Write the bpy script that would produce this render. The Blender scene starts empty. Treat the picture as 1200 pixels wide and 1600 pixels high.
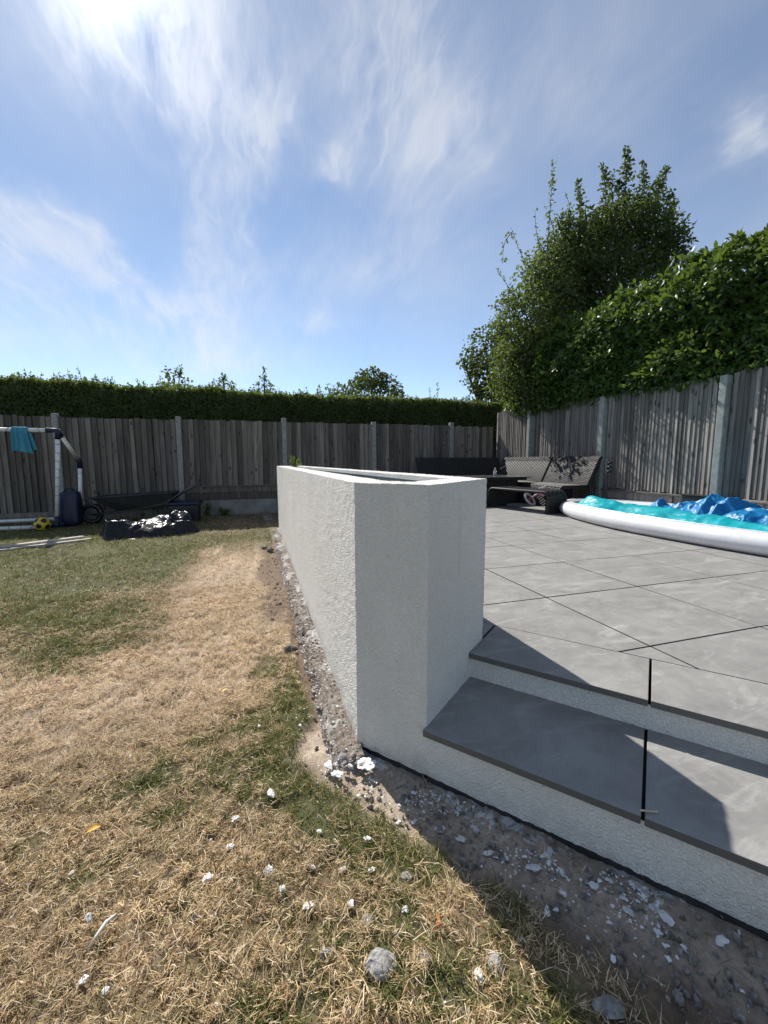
import bpy, bmesh, math, random
import numpy as np
from mathutils import Matrix, Vector
R = math.radians
random.seed(7); rng = np.random.default_rng(11)
sc = bpy.context.scene; col = sc.collection
# ------------------------------------------------------------------ camera
# garden frame: +X along the back fence, +Y down the garden along the planter wall, z = 0 on the lawn
EYE = 0.967; TH = 0.30; PITCH = 0.1241; FPX = 644.4
cam = bpy.data.cameras.new('camera'); cam.sensor_fit = 'VERTICAL'; cam.sensor_height = 36.0
cam.lens = FPX / 1600 * 36.0; cam.clip_start = 0.02; cam.clip_end = 3000
cob = bpy.data.objects.new('camera', cam); col.objects.link(cob); sc.camera = cob
cob.matrix_world = (Matrix.Translation((0, 0, EYE)) @ Matrix.Rotation(-TH, 4, 'Z') @
                    Matrix.Rotation(math.pi / 2 - PITCH, 4, 'X') @ Matrix.Rotation(-0.0039, 4, 'Z'))
# ------------------------------------------------------------------ sun, sky, exposure
SUN_AZ = -13.5; SUN_EL = 42.6            # azimuth from +Y towards +X
SD = Vector((math.sin(R(SUN_AZ)) * math.cos(R(SUN_EL)), math.cos(R(SUN_AZ)) * math.cos(R(SUN_EL)), math.sin(R(SUN_EL))))
sun = bpy.data.lights.new('sun', 'SUN'); sun.energy = 4.5; sun.angle = R(0.53); sun.color = (1.0, 0.955, 0.88)
sob = bpy.data.objects.new('sun', sun); col.objects.link(sob)
sob.rotation_euler = SD.to_track_quat('Z', 'Y').to_euler(); sob.location = (-4, 12, 12)
sc.view_settings.view_transform = 'Standard'; sc.view_settings.look = 'None'
sc.view_settings.gamma = 1; sc.view_settings.use_curve_mapping = False
sc.view_settings.exposure = 0.64
SKY_STRENGTH = 0.106
sc.cycles.max_bounces = 6; sc.cycles.diffuse_bounces = 3; sc.cycles.glossy_bounces = 3; sc.cycles.transmission_bounces = 5; sc.cycles.use_denoising = True; sc.cycles.use_adaptive_sampling = True; sc.cycles.adaptive_threshold = 0.02
world = bpy.data.worlds.new('World'); sc.world = world; world.use_nodes = True
world.cycles.sampling_method = 'MANUAL'; world.cycles.sample_map_resolution = 256

def N(nt, typ, **kw):
    n = nt.nodes.new(typ)
    for k, v in kw.items():
        if k == 'ins':
            for a, b in v.items(): n.inputs[a].default_value = b
        else: setattr(n, k, v)
    return n
def L(nt, a, b): nt.links.new(a, b)
def MATH(nt, op, a, b=None, clamp=False):
    n = nt.nodes.new('ShaderNodeMath'); n.operation = op; n.use_clamp = clamp
    for i, x in enumerate((a, b)):
        if x is None: continue
        if isinstance(x, (int, float)): n.inputs[i].default_value = x
        else: nt.links.new(x, n.inputs[i])
    return n.outputs[0]
def MAPR(nt, v, a, b, c=0.0, d=1.0, smooth=True):
    n = nt.nodes.new('ShaderNodeMapRange'); n.interpolation_type = 'SMOOTHSTEP' if smooth else 'LINEAR'
    nt.links.new(v, n.inputs[0])
    for i, x in enumerate((a, b, c, d)): n.inputs[i + 1].default_value = x
    return n.outputs[0]
def MIXC(nt, f, a, b, blend='MIX'):
    n = nt.nodes.new('ShaderNodeMix'); n.data_type = 'RGBA'; n.blend_type = blend
    if isinstance(f, (int, float)): n.inputs[0].default_value = f
    else: nt.links.new(f, n.inputs[0])
    for i, x in ((6, a), (7, b)):
        if isinstance(x, (tuple, list)): n.inputs[i].default_value = (*x[:3], 1)
        else: nt.links.new(x, n.inputs[i])
    return n.outputs[2]
def NOISE(nt, vec, scale, detail=4, rough=0.55, dist=0.0, out=0):
    n = nt.nodes.new('ShaderNodeTexNoise'); n.inputs['Scale'].default_value = scale
    n.inputs['Detail'].default_value = detail; n.inputs['Roughness'].default_value = rough
    n.inputs['Distortion'].default_value = dist
    if vec is not None: nt.links.new(vec, n.inputs['Vector'])
    return n.outputs[out]
def MAPPING(nt, vec, loc=(0, 0, 0), rot=(0, 0, 0), scale=(1, 1, 1)):
    n = nt.nodes.new('ShaderNodeMapping'); nt.links.new(vec, n.inputs[0])
    n.inputs[1].default_value = loc; n.inputs[2].default_value = rot; n.inputs[3].default_value = scale
    return n.outputs[0]

def cam_dir(px, py):
    """direction (garden frame) that a pixel of the 1200x1600 photograph looks along"""
    u, v = (px - 600) / FPX, -(py - 800) / FPX
    y = math.cos(PITCH) + v * math.sin(PITCH); z = -math.sin(PITCH) + v * math.cos(PITCH)
    return Vector((u * math.cos(TH) + y * math.sin(TH), -u * math.sin(TH) + y * math.cos(TH), z))
def at(px, py, depth):
    d = cam_dir(px, py)
    fwd = d.x * math.sin(TH) + d.y * math.cos(TH)
    return Vector((0, 0, EYE)) + d * (depth / fwd)

def build_sky():
    nt = world.node_tree; nt.nodes.clear()
    out = N(nt, 'ShaderNodeOutputWorld'); bg = N(nt, 'ShaderNodeBackground')
    bg.inputs[1].default_value = SKY_STRENGTH
    sky = N(nt, 'ShaderNodeTexSky', sky_type='NISHITA', sun_disc=False)
    sky.sun_elevation = R(SUN_EL); sky.sun_rotation = R(SUN_AZ)
    sky.altitude = 50; sky.air_density = 0.72; sky.dust_density = 0.0; sky.ozone_density = 1.6
    tc = N(nt, 'ShaderNodeTexCoord'); gen = tc.outputs['Generated']
    sep = N(nt, 'ShaderNodeSeparateXYZ'); L(nt, gen, sep.inputs[0])
    zz = MATH(nt, 'ADD', MATH(nt, 'MAXIMUM', sep.outputs[2], 0.0), 0.30)
    comb = N(nt, 'ShaderNodeCombineXYZ')
    L(nt, MATH(nt, 'DIVIDE', sep.outputs[0], zz), comb.inputs[0]); L(nt, MATH(nt, 'DIVIDE', sep.outputs[1], zz), comb.inputs[1])
    P = comb.outputs[0]                       # cloud-layer plane
    def warped(src, scale, amt, detail=3):
        wn = N(nt, 'ShaderNodeTexNoise'); L(nt, src, wn.inputs['Vector']); wn.inputs['Scale'].default_value = scale; wn.inputs['Detail'].default_value = detail
        c0 = N(nt, 'ShaderNodeVectorMath', operation='SUBTRACT'); L(nt, wn.outputs['Color'], c0.inputs[0]); c0.inputs[1].default_value = (0.5, 0.5, 0.5)
        w = N(nt, 'ShaderNodeVectorMath', operation='MULTIPLY_ADD'); L(nt, c0.outputs[0], w.inputs[0]); w.inputs[1].default_value = (amt, amt, 0); L(nt, src, w.inputs[2]); return w.outputs[0]
    Pw = warped(P, 2.0, 0.35)
    t1 = NOISE(nt, MAPPING(nt, Pw, rot=(0, 0, R(18)), scale=(4.2, 1.9, 1)), 1.0, 10, 0.66)
    t2 = NOISE(nt, MAPPING(nt, Pw, loc=(3.1, 1.7, 0), rot=(0, 0, R(-14)), scale=(15.0, 3.2, 1)), 1.0, 6, 0.66)
    r0 = NOISE(nt, MAPPING(nt, warped(P, 3.2, 0.22), loc=(5.5, 2.2, 0), rot=(0, 0, R(8)), scale=(8.0, 2.0, 1)), 1.0, 5, 0.55)
    ridge = MATH(nt, 'POWER', MATH(nt, 'SUBTRACT', 1.0, MATH(nt, 'ABSOLUTE', MATH(nt, 'SUBTRACT', MATH(nt, 'MULTIPLY', r0, 2.0), 1.0))), 9.0)
    f3 = NOISE(nt, MAPPING(nt, P, loc=(9.3, 4.7, 0)), 1.3, 4, 0.5)
    # azimuth / elevation frame in which the veils of the cirrus sheet are placed
    az = MATH(nt, 'ARCTAN2', sep.outputs[0], sep.outputs[1]); el = MATH(nt, 'ARCSINE', sep.outputs[2])
    ae = N(nt, 'ShaderNodeCombineXYZ'); L(nt, az, ae.inputs[0]); L(nt, el, ae.inputs[1]); ae.inputs[2].default_value = 1.0
    AE = warped(warped(ae.outputs[0], 7.0, 0.16, 4), 22.0, 0.045, 4)
    def azel(px, py):
        d = cam_dir(px, py).normalized(); return Vector((math.atan2(d.x, d.y), math.asin(d.z)))
    veils = [((255, 40), (190, 170), 20, 0.60), ((405, 175), (70, 55), 10, 0.36), ((385, 310), (62, 190), 8, 0.27), ((318, 290), (40, 170), 0, 0.20),
             ((620, 140), (115, 260), -14, 0.36), ((720, 210), (120, 55), -30, 0.26), ((525, 262), (50, 36), -20, 0.34), ((560, 410), (130, 60), -12, 0.18),
             ((105, 378), (190, 46), 30, 0.44), ((10, 400), (60, 60), 0, 0.26), ((300, 505), (120, 36), 30, 0.26), ((170, 510), (420, 110), 0, 0.22),
             ((1200, 185), (60, 75), 20, 0.36), ((880, 120), (330, 170), -10, 0.10), ((500, 503), (44, 16), 25, 0.24), ((480, 90), (300, 200), 0, 0.10)]
    tot = None
    for (px, py), (ha, hb), ang, amt in veils:
        c0 = azel(px, py); ca, sa = math.cos(R(ang)), math.sin(R(ang))
        e1 = azel(px + ha * ca, py + ha * sa) - c0; e2 = azel(px - hb * sa, py + hb * ca) - c0
        det = e1.x * e2.y - e1.y * e2.x
        rows = [(e2.y / det, -e2.x / det), (-e1.y / det, e1.x / det)]; sq = []
        for m in rows:
            dn = N(nt, 'ShaderNodeVectorMath', operation='DOT_PRODUCT'); L(nt, AE, dn.inputs[0]); dn.inputs[1].default_value = (m[0], m[1], -(m[0] * c0.x + m[1] * c0.y))
            sq.append(MATH(nt, 'MULTIPLY', dn.outputs['Value'], dn.outputs['Value']))
        v = MATH(nt, 'MULTIPLY', MATH(nt, 'EXPONENT', MATH(nt, 'MULTIPLY', MATH(nt, 'ADD', *sq), -1.5)), amt * 0.80)
        tot = v if tot is None else MATH(nt, 'ADD', tot, v)
    tex = MATH(nt, 'ADD', MATH(nt, 'MULTIPLY', MATH(nt, 'SUBTRACT', t1, 0.5), 1.7), MATH(nt, 'MULTIPLY', MATH(nt, 'SUBTRACT', t2, 0.5), 0.9))
    m1 = MATH(nt, 'MULTIPLY', tot, MATH(nt, 'ADD', 0.78, MATH(nt, 'MULTIPLY', tex, 2.1)))
    m2 = MATH(nt, 'MULTIPLY', MATH(nt, 'MULTIPLY', ridge, MAPR(nt, tot, 0.03, 0.30)), 0.24)
    base = MATH(nt, 'ADD', MAPR(nt, f3, 0.3, 0.75, 0.24, 0.44), MATH(nt, 'MULTIPLY', MATH(nt, 'SUBTRACT', t1, 0.5), 0.22))
    cov = MATH(nt, 'ADD', MATH(nt, 'ADD', m1, m2), base, True)
    cov = MATH(nt, 'MULTIPLY', MAPR(nt, cov, 0.0, 1.0, 0.0, 0.96), MAPR(nt, sep.outputs[2], -0.02, 0.10))
    # thin ice cloud scatters sunlight forward: brighter towards the sun
    dot = N(nt, 'ShaderNodeVectorMath', operation='DOT_PRODUCT'); L(nt, gen, dot.inputs[0]); dot.inputs[1].default_value = SD
    c = MATH(nt, 'MAXIMUM', dot.outputs['Value'], 0.0)
    fwd = MATH(nt, 'ADD', MATH(nt, 'MULTIPLY', MATH(nt, 'POWER', c, 60.0), 2.6), 4.7)
    ccol = N(nt, 'ShaderNodeVectorMath', operation='SCALE'); ccol.inputs[0].default_value = (0.955, 0.985, 1.03); L(nt, fwd, ccol.inputs['Scale'])
    skyc = MIXC(nt, 1.0, sky.outputs[0], (1.02, 1.0, 0.95), 'MULTIPLY')
    glow = N(nt, 'ShaderNodeVectorMath', operation='SCALE'); glow.inputs[0].default_value = (1.0, 0.97, 0.9)
    L(nt, MATH(nt, 'ADD', MATH(nt, 'MULTIPLY', MATH(nt, 'POWER', c, 60.0), 0.8), MATH(nt, 'MULTIPLY', MATH(nt, 'POWER', c, 600.0), 5.0)), glow.inputs['Scale'])
    half = MIXC(nt, 1.0, skyc, (0.42, 0.42, 0.42), 'MULTIPLY'); cl = MIXC(nt, 1.0, half, MIXC(nt, 1.0, ccol.outputs[0], (0.74, 0.72, 0.69), 'MULTIPLY'), 'ADD')
    mix = MIXC(nt, 1.0, MIXC(nt, cov, skyc, cl), glow.outputs[0], 'ADD')
    L(nt, mix, bg.inputs[0]); L(nt, bg.outputs[0], out.inputs[0])
build_sky()

# ------------------------------------------------------------------ numpy noise
def _h(ix, iy, iz, seed):
    n = (ix.astype(np.int64) * 374761393 + iy.astype(np.int64) * 668265263 + iz.astype(np.int64) * 2147483647 + seed * 974711) & 0xffffffff
    n = ((n ^ (n >> 13)) * 1274126177) & 0xffffffff
    n = (n ^ (n >> 16)) & 0xffffffff
    return n / 4294967295.0
def vnoise(P, scale=1.0, seed=0):
    P = np.asarray(P, float) * scale
    if P.shape[1] == 2: P = np.c_[P, np.zeros(len(P))]
    i = np.floor(P).astype(np.int64); f = P - i; f = f * f * (3 - 2 * f)
    r = 0
    for dx in (0, 1):
        for dy in (0, 1):
            for dz in (0, 1):
                w = (f[:, 0] if dx else 1 - f[:, 0]) * (f[:, 1] if dy else 1 - f[:, 1]) * (f[:, 2] if dz else 1 - f[:, 2])
                r = r + w * _h(i[:, 0] + dx, i[:, 1] + dy, i[:, 2] + dz, seed)
    return r
def fbm(P, scale=1.0, octv=4, seed=0, gain=0.5):
    s = 0; a = 1; t = 0
    for o in range(octv):
        s = s + a * vnoise(P, scale * 2 ** o, seed + o * 17); t += a; a *= gain
    return s / t
def sstep(x, a, b):
    t = np.clip((x - a) / (b - a), 0, 1); return t * t * (3 - 2 * t)

# ------------------------------------------------------------------ mesh helpers
def mesh_np(name, v, faces_flat, nper, mat=None, parent=None, smooth=False, attrs=None):
    """v (n,3); faces_flat int array; nper vertices per face (constant)"""
    me = bpy.data.meshes.new(name); v = np.asarray(v, np.float32); f = np.asarray(faces_flat, np.int32).ravel()
    nf = len(f) // nper
    me.vertices.add(len(v)); me.vertices.foreach_set('co', v.ravel())
    me.loops.add(len(f)); me.loops.foreach_set('vertex_index', f)
    me.polygons.add(nf); me.polygons.foreach_set('loop_start', np.arange(nf, dtype=np.int32) * nper)
    me.polygons.foreach_set('use_smooth', np.full(nf, bool(smooth)))
    if attrs:
        for k, (typ, arr) in attrs.items():
            a = me.attributes.new(k, typ, 'POINT'); a.data.foreach_set('color' if typ == 'FLOAT_COLOR' else 'value', np.asarray(arr, np.float32).ravel())
    me.update(calc_edges=True); me.validate()
    if mat: me.materials.append(mat)
    o = bpy.data.objects.new(name, me); col.objects.link(o)
    if parent: o.parent = parent
    return o
class MB:
    def __init__(s): s.v = []; s.f = []
    def add(s, vs, fs):
        b = len(s.v); s.v += [tuple(x) for x in vs]; s.f += [tuple(b + i for i in f) for f in fs]; return s
    def box(s, c, h, rz=0.0, M=None):
        vs = [(sx * h[0], sy * h[1], sz * h[2]) for sz in (-1, 1) for sy in (-1, 1) for sx in (-1, 1)]
        fs = [(0, 2, 3, 1), (4, 5, 7, 6), (0, 1, 5, 4), (2, 6, 7, 3), (0, 4, 6, 2), (1, 3, 7, 5)]
        m = M if M is not None else Matrix.Translation(c) @ Matrix.Rotation(rz, 4, 'Z')
        return s.add([m @ Vector(p) for p in vs], fs)
    def prism(s, poly, z0, z1, cap=True):
        n = len(poly); vs = [(p[0], p[1], z0) for p in poly] + [(p[0], p[1], z1) for p in poly]
        fs = [(i, (i + 1) % n, n + (i + 1) % n, n + i) for i in range(n)]
        if cap: fs += [tuple(range(n))[::-1], tuple(range(n, 2 * n))]
        return s.add(vs, fs)
    def tube(s, pts, rad, seg=10, cap=True, flat=1.0):
        pts = [Vector(p) for p in pts]; n = len(pts); rads = rad if isinstance(rad, (list, tuple)) else [rad] * n
        vs = []; up = None
        for i, p in enumerate(pts):
            t = (pts[min(i + 1, n - 1)] - pts[max(i - 1, 0)]).normalized()
            if up is None:
                up = Vector((0, 0, 1)) if abs(t.z) < 0.9 else Vector((1, 0, 0))
            a = t.cross(up).normalized(); b = a.cross(t).normalized(); up = b
            for k in range(seg):
                th = 2 * math.pi * k / seg; vs.append(p + (a * math.cos(th) + b * math.sin(th) * flat) * rads[i])
        fs = [(i * seg + k, i * seg + (k + 1) % seg, (i + 1) * seg + (k + 1) % seg, (i + 1) * seg + k) for i in range(n - 1) for k in range(seg)]
        if cap: fs += [tuple(range(seg))[::-1], tuple((n - 1) * seg + k for k in range(seg))]
        return s.add(vs, fs)
    def torus(s, c, Rm, r, M=None, seg=28, sub=10):
        M = M or Matrix.Identity(3); vs = []
        for i in range(seg):
            a = 2 * math.pi * i / seg
            for k in range(sub):
                b = 2 * math.pi * k / sub
                vs.append(Vector(c) + M @ Vector(((Rm + r * math.cos(b)) * math.cos(a), (Rm + r * math.cos(b)) * math.sin(a), r * math.sin(b))))
        fs = [(i * sub + k, ((i + 1) % seg) * sub + k, ((i + 1) % seg) * sub + (k + 1) % sub, i * sub + (k + 1) % sub) for i in range(seg) for k in range(sub)]
        return s.add(vs, fs)
    def lathe(s, c, prof, seg=20):
        vs = [(c[0] + r * math.cos(2 * math.pi * k / seg), c[1] + r * math.sin(2 * math.pi * k / seg), c[2] + z) for r, z in prof for k in range(seg)]
        n = len(prof); fs = [(i * seg + k, i * seg + (k + 1) % seg, (i + 1) * seg + (k + 1) % seg, (i + 1) * seg + k) for i in range(n - 1) for k in range(seg)]
        fs += [tuple(range(seg))[::-1], tuple((n - 1) * seg + k for k in range(seg))]
        return s.add(vs, fs)
    def build(s, name, mat=None, parent=None, smooth=False, bevel=0.0, seg=2):
        me = bpy.data.meshes.new(name); me.from_pydata(s.v, [], s.f)
        if bevel > 0:
            bm = bmesh.new(); bm.from_mesh(me)
            ed = [e for e in bm.edges if len(e.link_faces) == 2 and e.calc_face_angle(0) > 0.6]
            bmesh.ops.bevel(bm, geom=ed, offset=bevel, segments=seg, affect='EDGES', profile=0.5, clamp_overlap=True)
            bm.to_mesh(me); bm.free()
        if smooth:
            me.polygons.foreach_set('use_smooth', [True] * len(me.polygons))
        me.update()
        if mat: me.materials.append(mat)
        o = bpy.data.objects.new(name, me); col.objects.link(o)
        if parent: o.parent = parent
        return o
def empty(name, loc=(0, 0, 0), rz=0.0):
    o = bpy.data.objects.new(name, None); col.objects.link(o); o.location = loc; o.rotation_euler = (0, 0, rz); o.empty_display_size = 0.1
    return o
def tag(o, label=None, cat=None, group=None, kind=None):
    if label: o['label'] = label
    if cat: o['category'] = cat
    if group: o['group'] = group
    if kind: o['kind'] = kind
    return o
def inst(name, src, parent=None, M=None):
    o = bpy.data.objects.new(name, src.data if hasattr(src, 'data') else src); col.objects.link(o)
    if parent: o.parent = parent
    if M is not None: o.matrix_local = M
    return o

# ------------------------------------------------------------------ materials
def newmat(name):
    m = bpy.data.materials.new(name); m.use_nodes = True; nt = m.node_tree
    return m, nt, nt.nodes['Principled BSDF']
def bump(nt, h, strength, dist, b, prev=None):
    n = nt.nodes.new('ShaderNodeBump'); n.inputs['Strength'].default_value = strength; n.inputs['Distance'].default_value = dist
    L(nt, h, n.inputs['Height'])
    if prev is not None: L(nt, prev, n.inputs['Normal'])
    if b is not None: L(nt, n.outputs[0], b.inputs['Normal'])
    return n.outputs[0]
def POS(nt): return N(nt, 'ShaderNodeNewGeometry').outputs['Position']
def OBJC(nt): return N(nt, 'ShaderNodeTexCoord').outputs['Object']
def RND(nt): return N(nt, 'ShaderNodeObjectInfo').outputs['Random']

def simple(name, c, rough=0.5, var=0.25, scale=12, bmp=0.0, metal=0.0, bscale=60, coat=0.0, spec=0.5):
    m, nt, b = newmat(name); p = POS(nt)
    n = NOISE(nt, p, scale, 5, 0.6)
    dark = tuple(x * (1 - var) for x in c); lite = tuple(min(1, x * (1 + var)) for x in c)
    L(nt, MIXC(nt, MAPR(nt, n, 0.3, 0.7), dark, lite), b.inputs['Base Color'])
    b.inputs['Roughness'].default_value = rough; b.inputs['Metallic'].default_value = metal
    b.inputs['Specular IOR Level'].default_value = spec; b.inputs['Coat Weight'].default_value = coat
    L(nt, MAPR(nt, NOISE(nt, p, scale * 2.3, 4), 0.25, 0.75, max(0.02, rough - 0.1), min(1, rough + 0.1)), b.inputs['Roughness'])
    if bmp: bump(nt, NOISE(nt, p, bscale, 4, 0.6), bmp, 0.004, b)
    return m

def render_material():
    m, nt, b = newmat('white_render'); p = POS(nt)
    big = NOISE(nt, p, 2.3, 4, 0.6); mid = NOISE(nt, p, 14, 4, 0.6)
    c = MIXC(nt, MAPR(nt, big, 0.3, 0.7), (0.83, 0.795, 0.745), (0.89, 0.855, 0.805))
    c = MIXC(nt, MAPR(nt, mid, 0.60, 0.80, 0, 0.30), c, (0.62, 0.59, 0.55))
    c = MIXC(nt, MAPR(nt, NOISE(nt, MAPPING(nt, p, scale=(16, 16, 1.6)), 1.0, 5, 0.6), 0.56, 0.76, 0, 0.22), c, (0.55, 0.53, 0.49))
    # splash-back dirt just above the ground
    sp = N(nt, 'ShaderNodeSeparateXYZ'); L(nt, p, sp.inputs[0])
    dz = MATH(nt, 'MULTIPLY', MAPR(nt, sp.outputs[2], 0.11, 0.0), MAPR(nt, NOISE(nt, p, 9, 5, 0.65), 0.35, 0.7, 0.15, 0.75))
    c = MIXC(nt, dz, c, (0.40, 0.36, 0.31))
    v = N(nt, 'ShaderNodeTexVoronoi'); v.inputs['Scale'].default_value = 8.5; L(nt, p, v.inputs['Vector'])
    speck = MAPR(nt, v.outputs['Distance'], 0.045, 0.02); 
    c = MIXC(nt, MATH(nt, 'MULTIPLY', speck, 0.5), c, (0.20, 0.18, 0.16))
    L(nt, c, b.inputs['Base Color']); b.inputs['Roughness'].default_value = 0.93; b.inputs['Specular IOR Level'].default_value = 0.2
    g1 = NOISE(nt, p, 175, 3, 0.55); g2 = NOISE(nt, p, 80, 3, 0.6); g3 = NOISE(nt, p, 420, 2, 0.5)
    vr = N(nt, 'ShaderNodeTexVoronoi'); vr.inputs['Scale'].default_value = 150; L(nt, p, vr.inputs['Vector'])
    pit = MAPR(nt, MATH(nt, 'ADD', g1, MATH(nt, 'MULTIPLY', vr.outputs['Distance'], -0.25)), 0.44, 0.28, 0, 0.22)  # hollows of the grain darkened in the colour, painted shade that brings out relief
    L(nt, MIXC(nt, pit, c, (0.52, 0.495, 0.46)), b.inputs['Base Color'])
    h = MATH(nt, 'ADD', MATH(nt, 'MULTIPLY', MAPR(nt, g1, 0.35, 0.7), 1.0), MATH(nt, 'ADD', MATH(nt, 'MULTIPLY', g2, 0.5), MATH(nt, 'MULTIPLY', vr.outputs['Distance'], -1.1)))
    bump(nt, h, 0.9, 0.0040, b)
    return m
def slab_material():
    m, nt, b = newmat('porcelain_paving'); p = POS(nt); r = RND(nt)
    off = N(nt, 'ShaderNodeVectorMath', operation='MULTIPLY_ADD'); cb = N(nt, 'ShaderNodeCombineXYZ')
    for i in range(3): L(nt, r, cb.inputs[i])
    L(nt, cb.outputs[0], off.inputs[0]); off.inputs[1].default_value = (37, 53, 11); L(nt, p, off.inputs[2]); q = off.outputs[0]
    n1 = NOISE(nt, q, 5.0, 7, 0.70, 0.6); n2 = NOISE(nt, q, 24, 7, 0.72, 0.9); n3 = NOISE(nt, q, 240, 2, 0.5)
    c = MIXC(nt, MAPR(nt, n1, 0.32, 0.68), (0.205, 0.198, 0.187), (0.285, 0.276, 0.260))
    c = MIXC(nt, MAPR(nt, n2, 0.44, 0.72, 0, 0.5), c, (0.325, 0.318, 0.303))
    c = MIXC(nt, MAPR(nt, n3, 0.55, 0.8, 0, 0.35), c, (0.20, 0.205, 0.205))
    c = MIXC(nt, MAPR(nt, r, 0, 1, 0.0, 0.22, False), c, (0.185, 0.184, 0.18))
    # dried dust smears and plaster smudges left by the builders
    w = NOISE(nt, MAPPING(nt, p, rot=(0, 0, R(40)), scale=(2.2, 7.5, 1)), 1.0, 7, 0.7, 1.6)
    dust = MAPR(nt, w, 0.50, 0.72, 0, 0.50)
    c = MIXC(nt, dust, c, (0.47, 0.46, 0.44))
    w2 = NOISE(nt, MAPPING(nt, p, loc=(4, 2, 0), rot=(0, 0, R(-25)), scale=(7, 19, 1)), 1.0, 6, 0.7, 0.6)
    c = MIXC(nt, MATH(nt, 'MULTIPLY', MAPR(nt, w2, 0.66, 0.74), MAPR(nt, NOISE(nt, p, 1.7, 2), 0.45, 0.62, 0, 0.7)), c, (0.60, 0.59, 0.57))
    ge = N(nt, 'ShaderNodeNewGeometry'); sp = N(nt, 'ShaderNodeSeparateXYZ'); L(nt, ge.outputs['Normal'], sp.inputs[0])
    c = MIXC(nt, MAPR(nt, sp.outputs[2], 0.8, 0.4), c, (0.115, 0.108, 0.10))     # raw sawn edge
    L(nt, c, b.inputs['Base Color'])
    L(nt, MAPR(nt, n2, 0.3, 0.7, 0.50, 0.66), b.inputs['Roughness']); b.inputs['Specular IOR Level'].default_value = 0.42
    hh = MATH(nt, 'ADD', MATH(nt, 'MULTIPLY', n2, 1.0), MATH(nt, 'MULTIPLY', n3, 0.25))
    bump(nt, hh, 0.30, 0.0018, b)
    return m
def wood_material(name, dark, lite, knots=True, moss=0.0):
    m, nt, b = newmat(name); p = POS(nt); r = RND(nt)
    cb = N(nt, 'ShaderNodeCombineXYZ'); L(nt, MATH(nt, 'MULTIPLY', r, 41.0), cb.inputs[0]); L(nt, MATH(nt, 'MULTIPLY', r, 19.0), cb.inputs[1]); L(nt, MATH(nt, 'MULTIPLY', r, 7.0), cb.inputs[2])
    ad = N(nt, 'ShaderNodeVectorMath', operation='ADD'); L(nt, p, ad.inputs[0]); L(nt, cb.outputs[0], ad.inputs[1]); q = ad.outputs[0]
    g = NOISE(nt, MAPPING(nt, q, scale=(60, 60, 2.6)), 1.0, 6, 0.65, 0.5)
    g2 = NOISE(nt, MAPPING(nt, q, scale=(9, 9, 1.1)), 1.0, 4, 0.6, 0.4)
    c = MIXC(nt, MAPR(nt, g, 0.28, 0.72), dark, lite)
    mid = tuple((a + b_) / 2 for a, b_ in zip(dark, lite))
    c = MIXC(nt, MAPR(nt, g2, 0.4, 0.75, 0, 0.55), c, tuple(x * 0.55 for x in mid))
    hv = N(nt, 'ShaderNodeHueSaturation'); L(nt, MAPR(nt, r, 0, 1, 0.55, 1.42, False), hv.inputs['Value']); L(nt, c, hv.inputs['Color']); c = hv.outputs[0]
    if knots:
        v = N(nt, 'ShaderNodeTexVoronoi'); v.inputs['Scale'].default_value = 1.0; L(nt, MAPPING(nt, q, scale=(9, 9, 4.2)), v.inputs['Vector'])
        c = MIXC(nt, MAPR(nt, v.outputs['Distance'], 0.20, 0.10, 0, 0.8), c, tuple(x * 0.25 for x in dark))
    if moss:
        c = MIXC(nt, MAPR(nt, NOISE(nt, p, 5, 4), 0.5, 0.7, 0, moss), c, (0.10, 0.12, 0.07))
    L(nt, c, b.inputs['Base Color']); b.inputs['Roughness'].default_value = 0.85; b.inputs['Specular IOR Level'].default_value = 0.25
    bump(nt, g, 0.5, 0.003, b)
    return m
def leaf_material(name, dark, lite, rough=0.4, trans=0.35, attr=True, young_lit=None, spec=0.5):
    m, nt, b = newmat(name)
    if attr: t = N(nt, 'ShaderNodeAttribute', attribute_name='tint').outputs['Fac']
    else: t = RND(nt)
    c = MIXC(nt, t, dark, lite)
    if young_lit: c = MIXC(nt, MAPR(nt, t, 0.86, 0.98), c, young_lit)
    L(nt, c, b.inputs['Base Color']); b.inputs['Roughness'].default_value = rough; b.inputs['Specular IOR Level'].default_value = spec
    tr = N(nt, 'ShaderNodeBsdfTranslucent'); L(nt, MIXC(nt, 0.5, c, (0.30, 0.42, 0.05), 'MIX'), tr.inputs[0])
    mx = N(nt, 'ShaderNodeMixShader'); mx.inputs[0].default_value = trans
    L(nt, b.outputs[0], mx.inputs[1]); L(nt, tr.outputs[0], mx.inputs[2]); L(nt, mx.outputs[0], nt.nodes['Material Output'].inputs[0])
    return m
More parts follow.
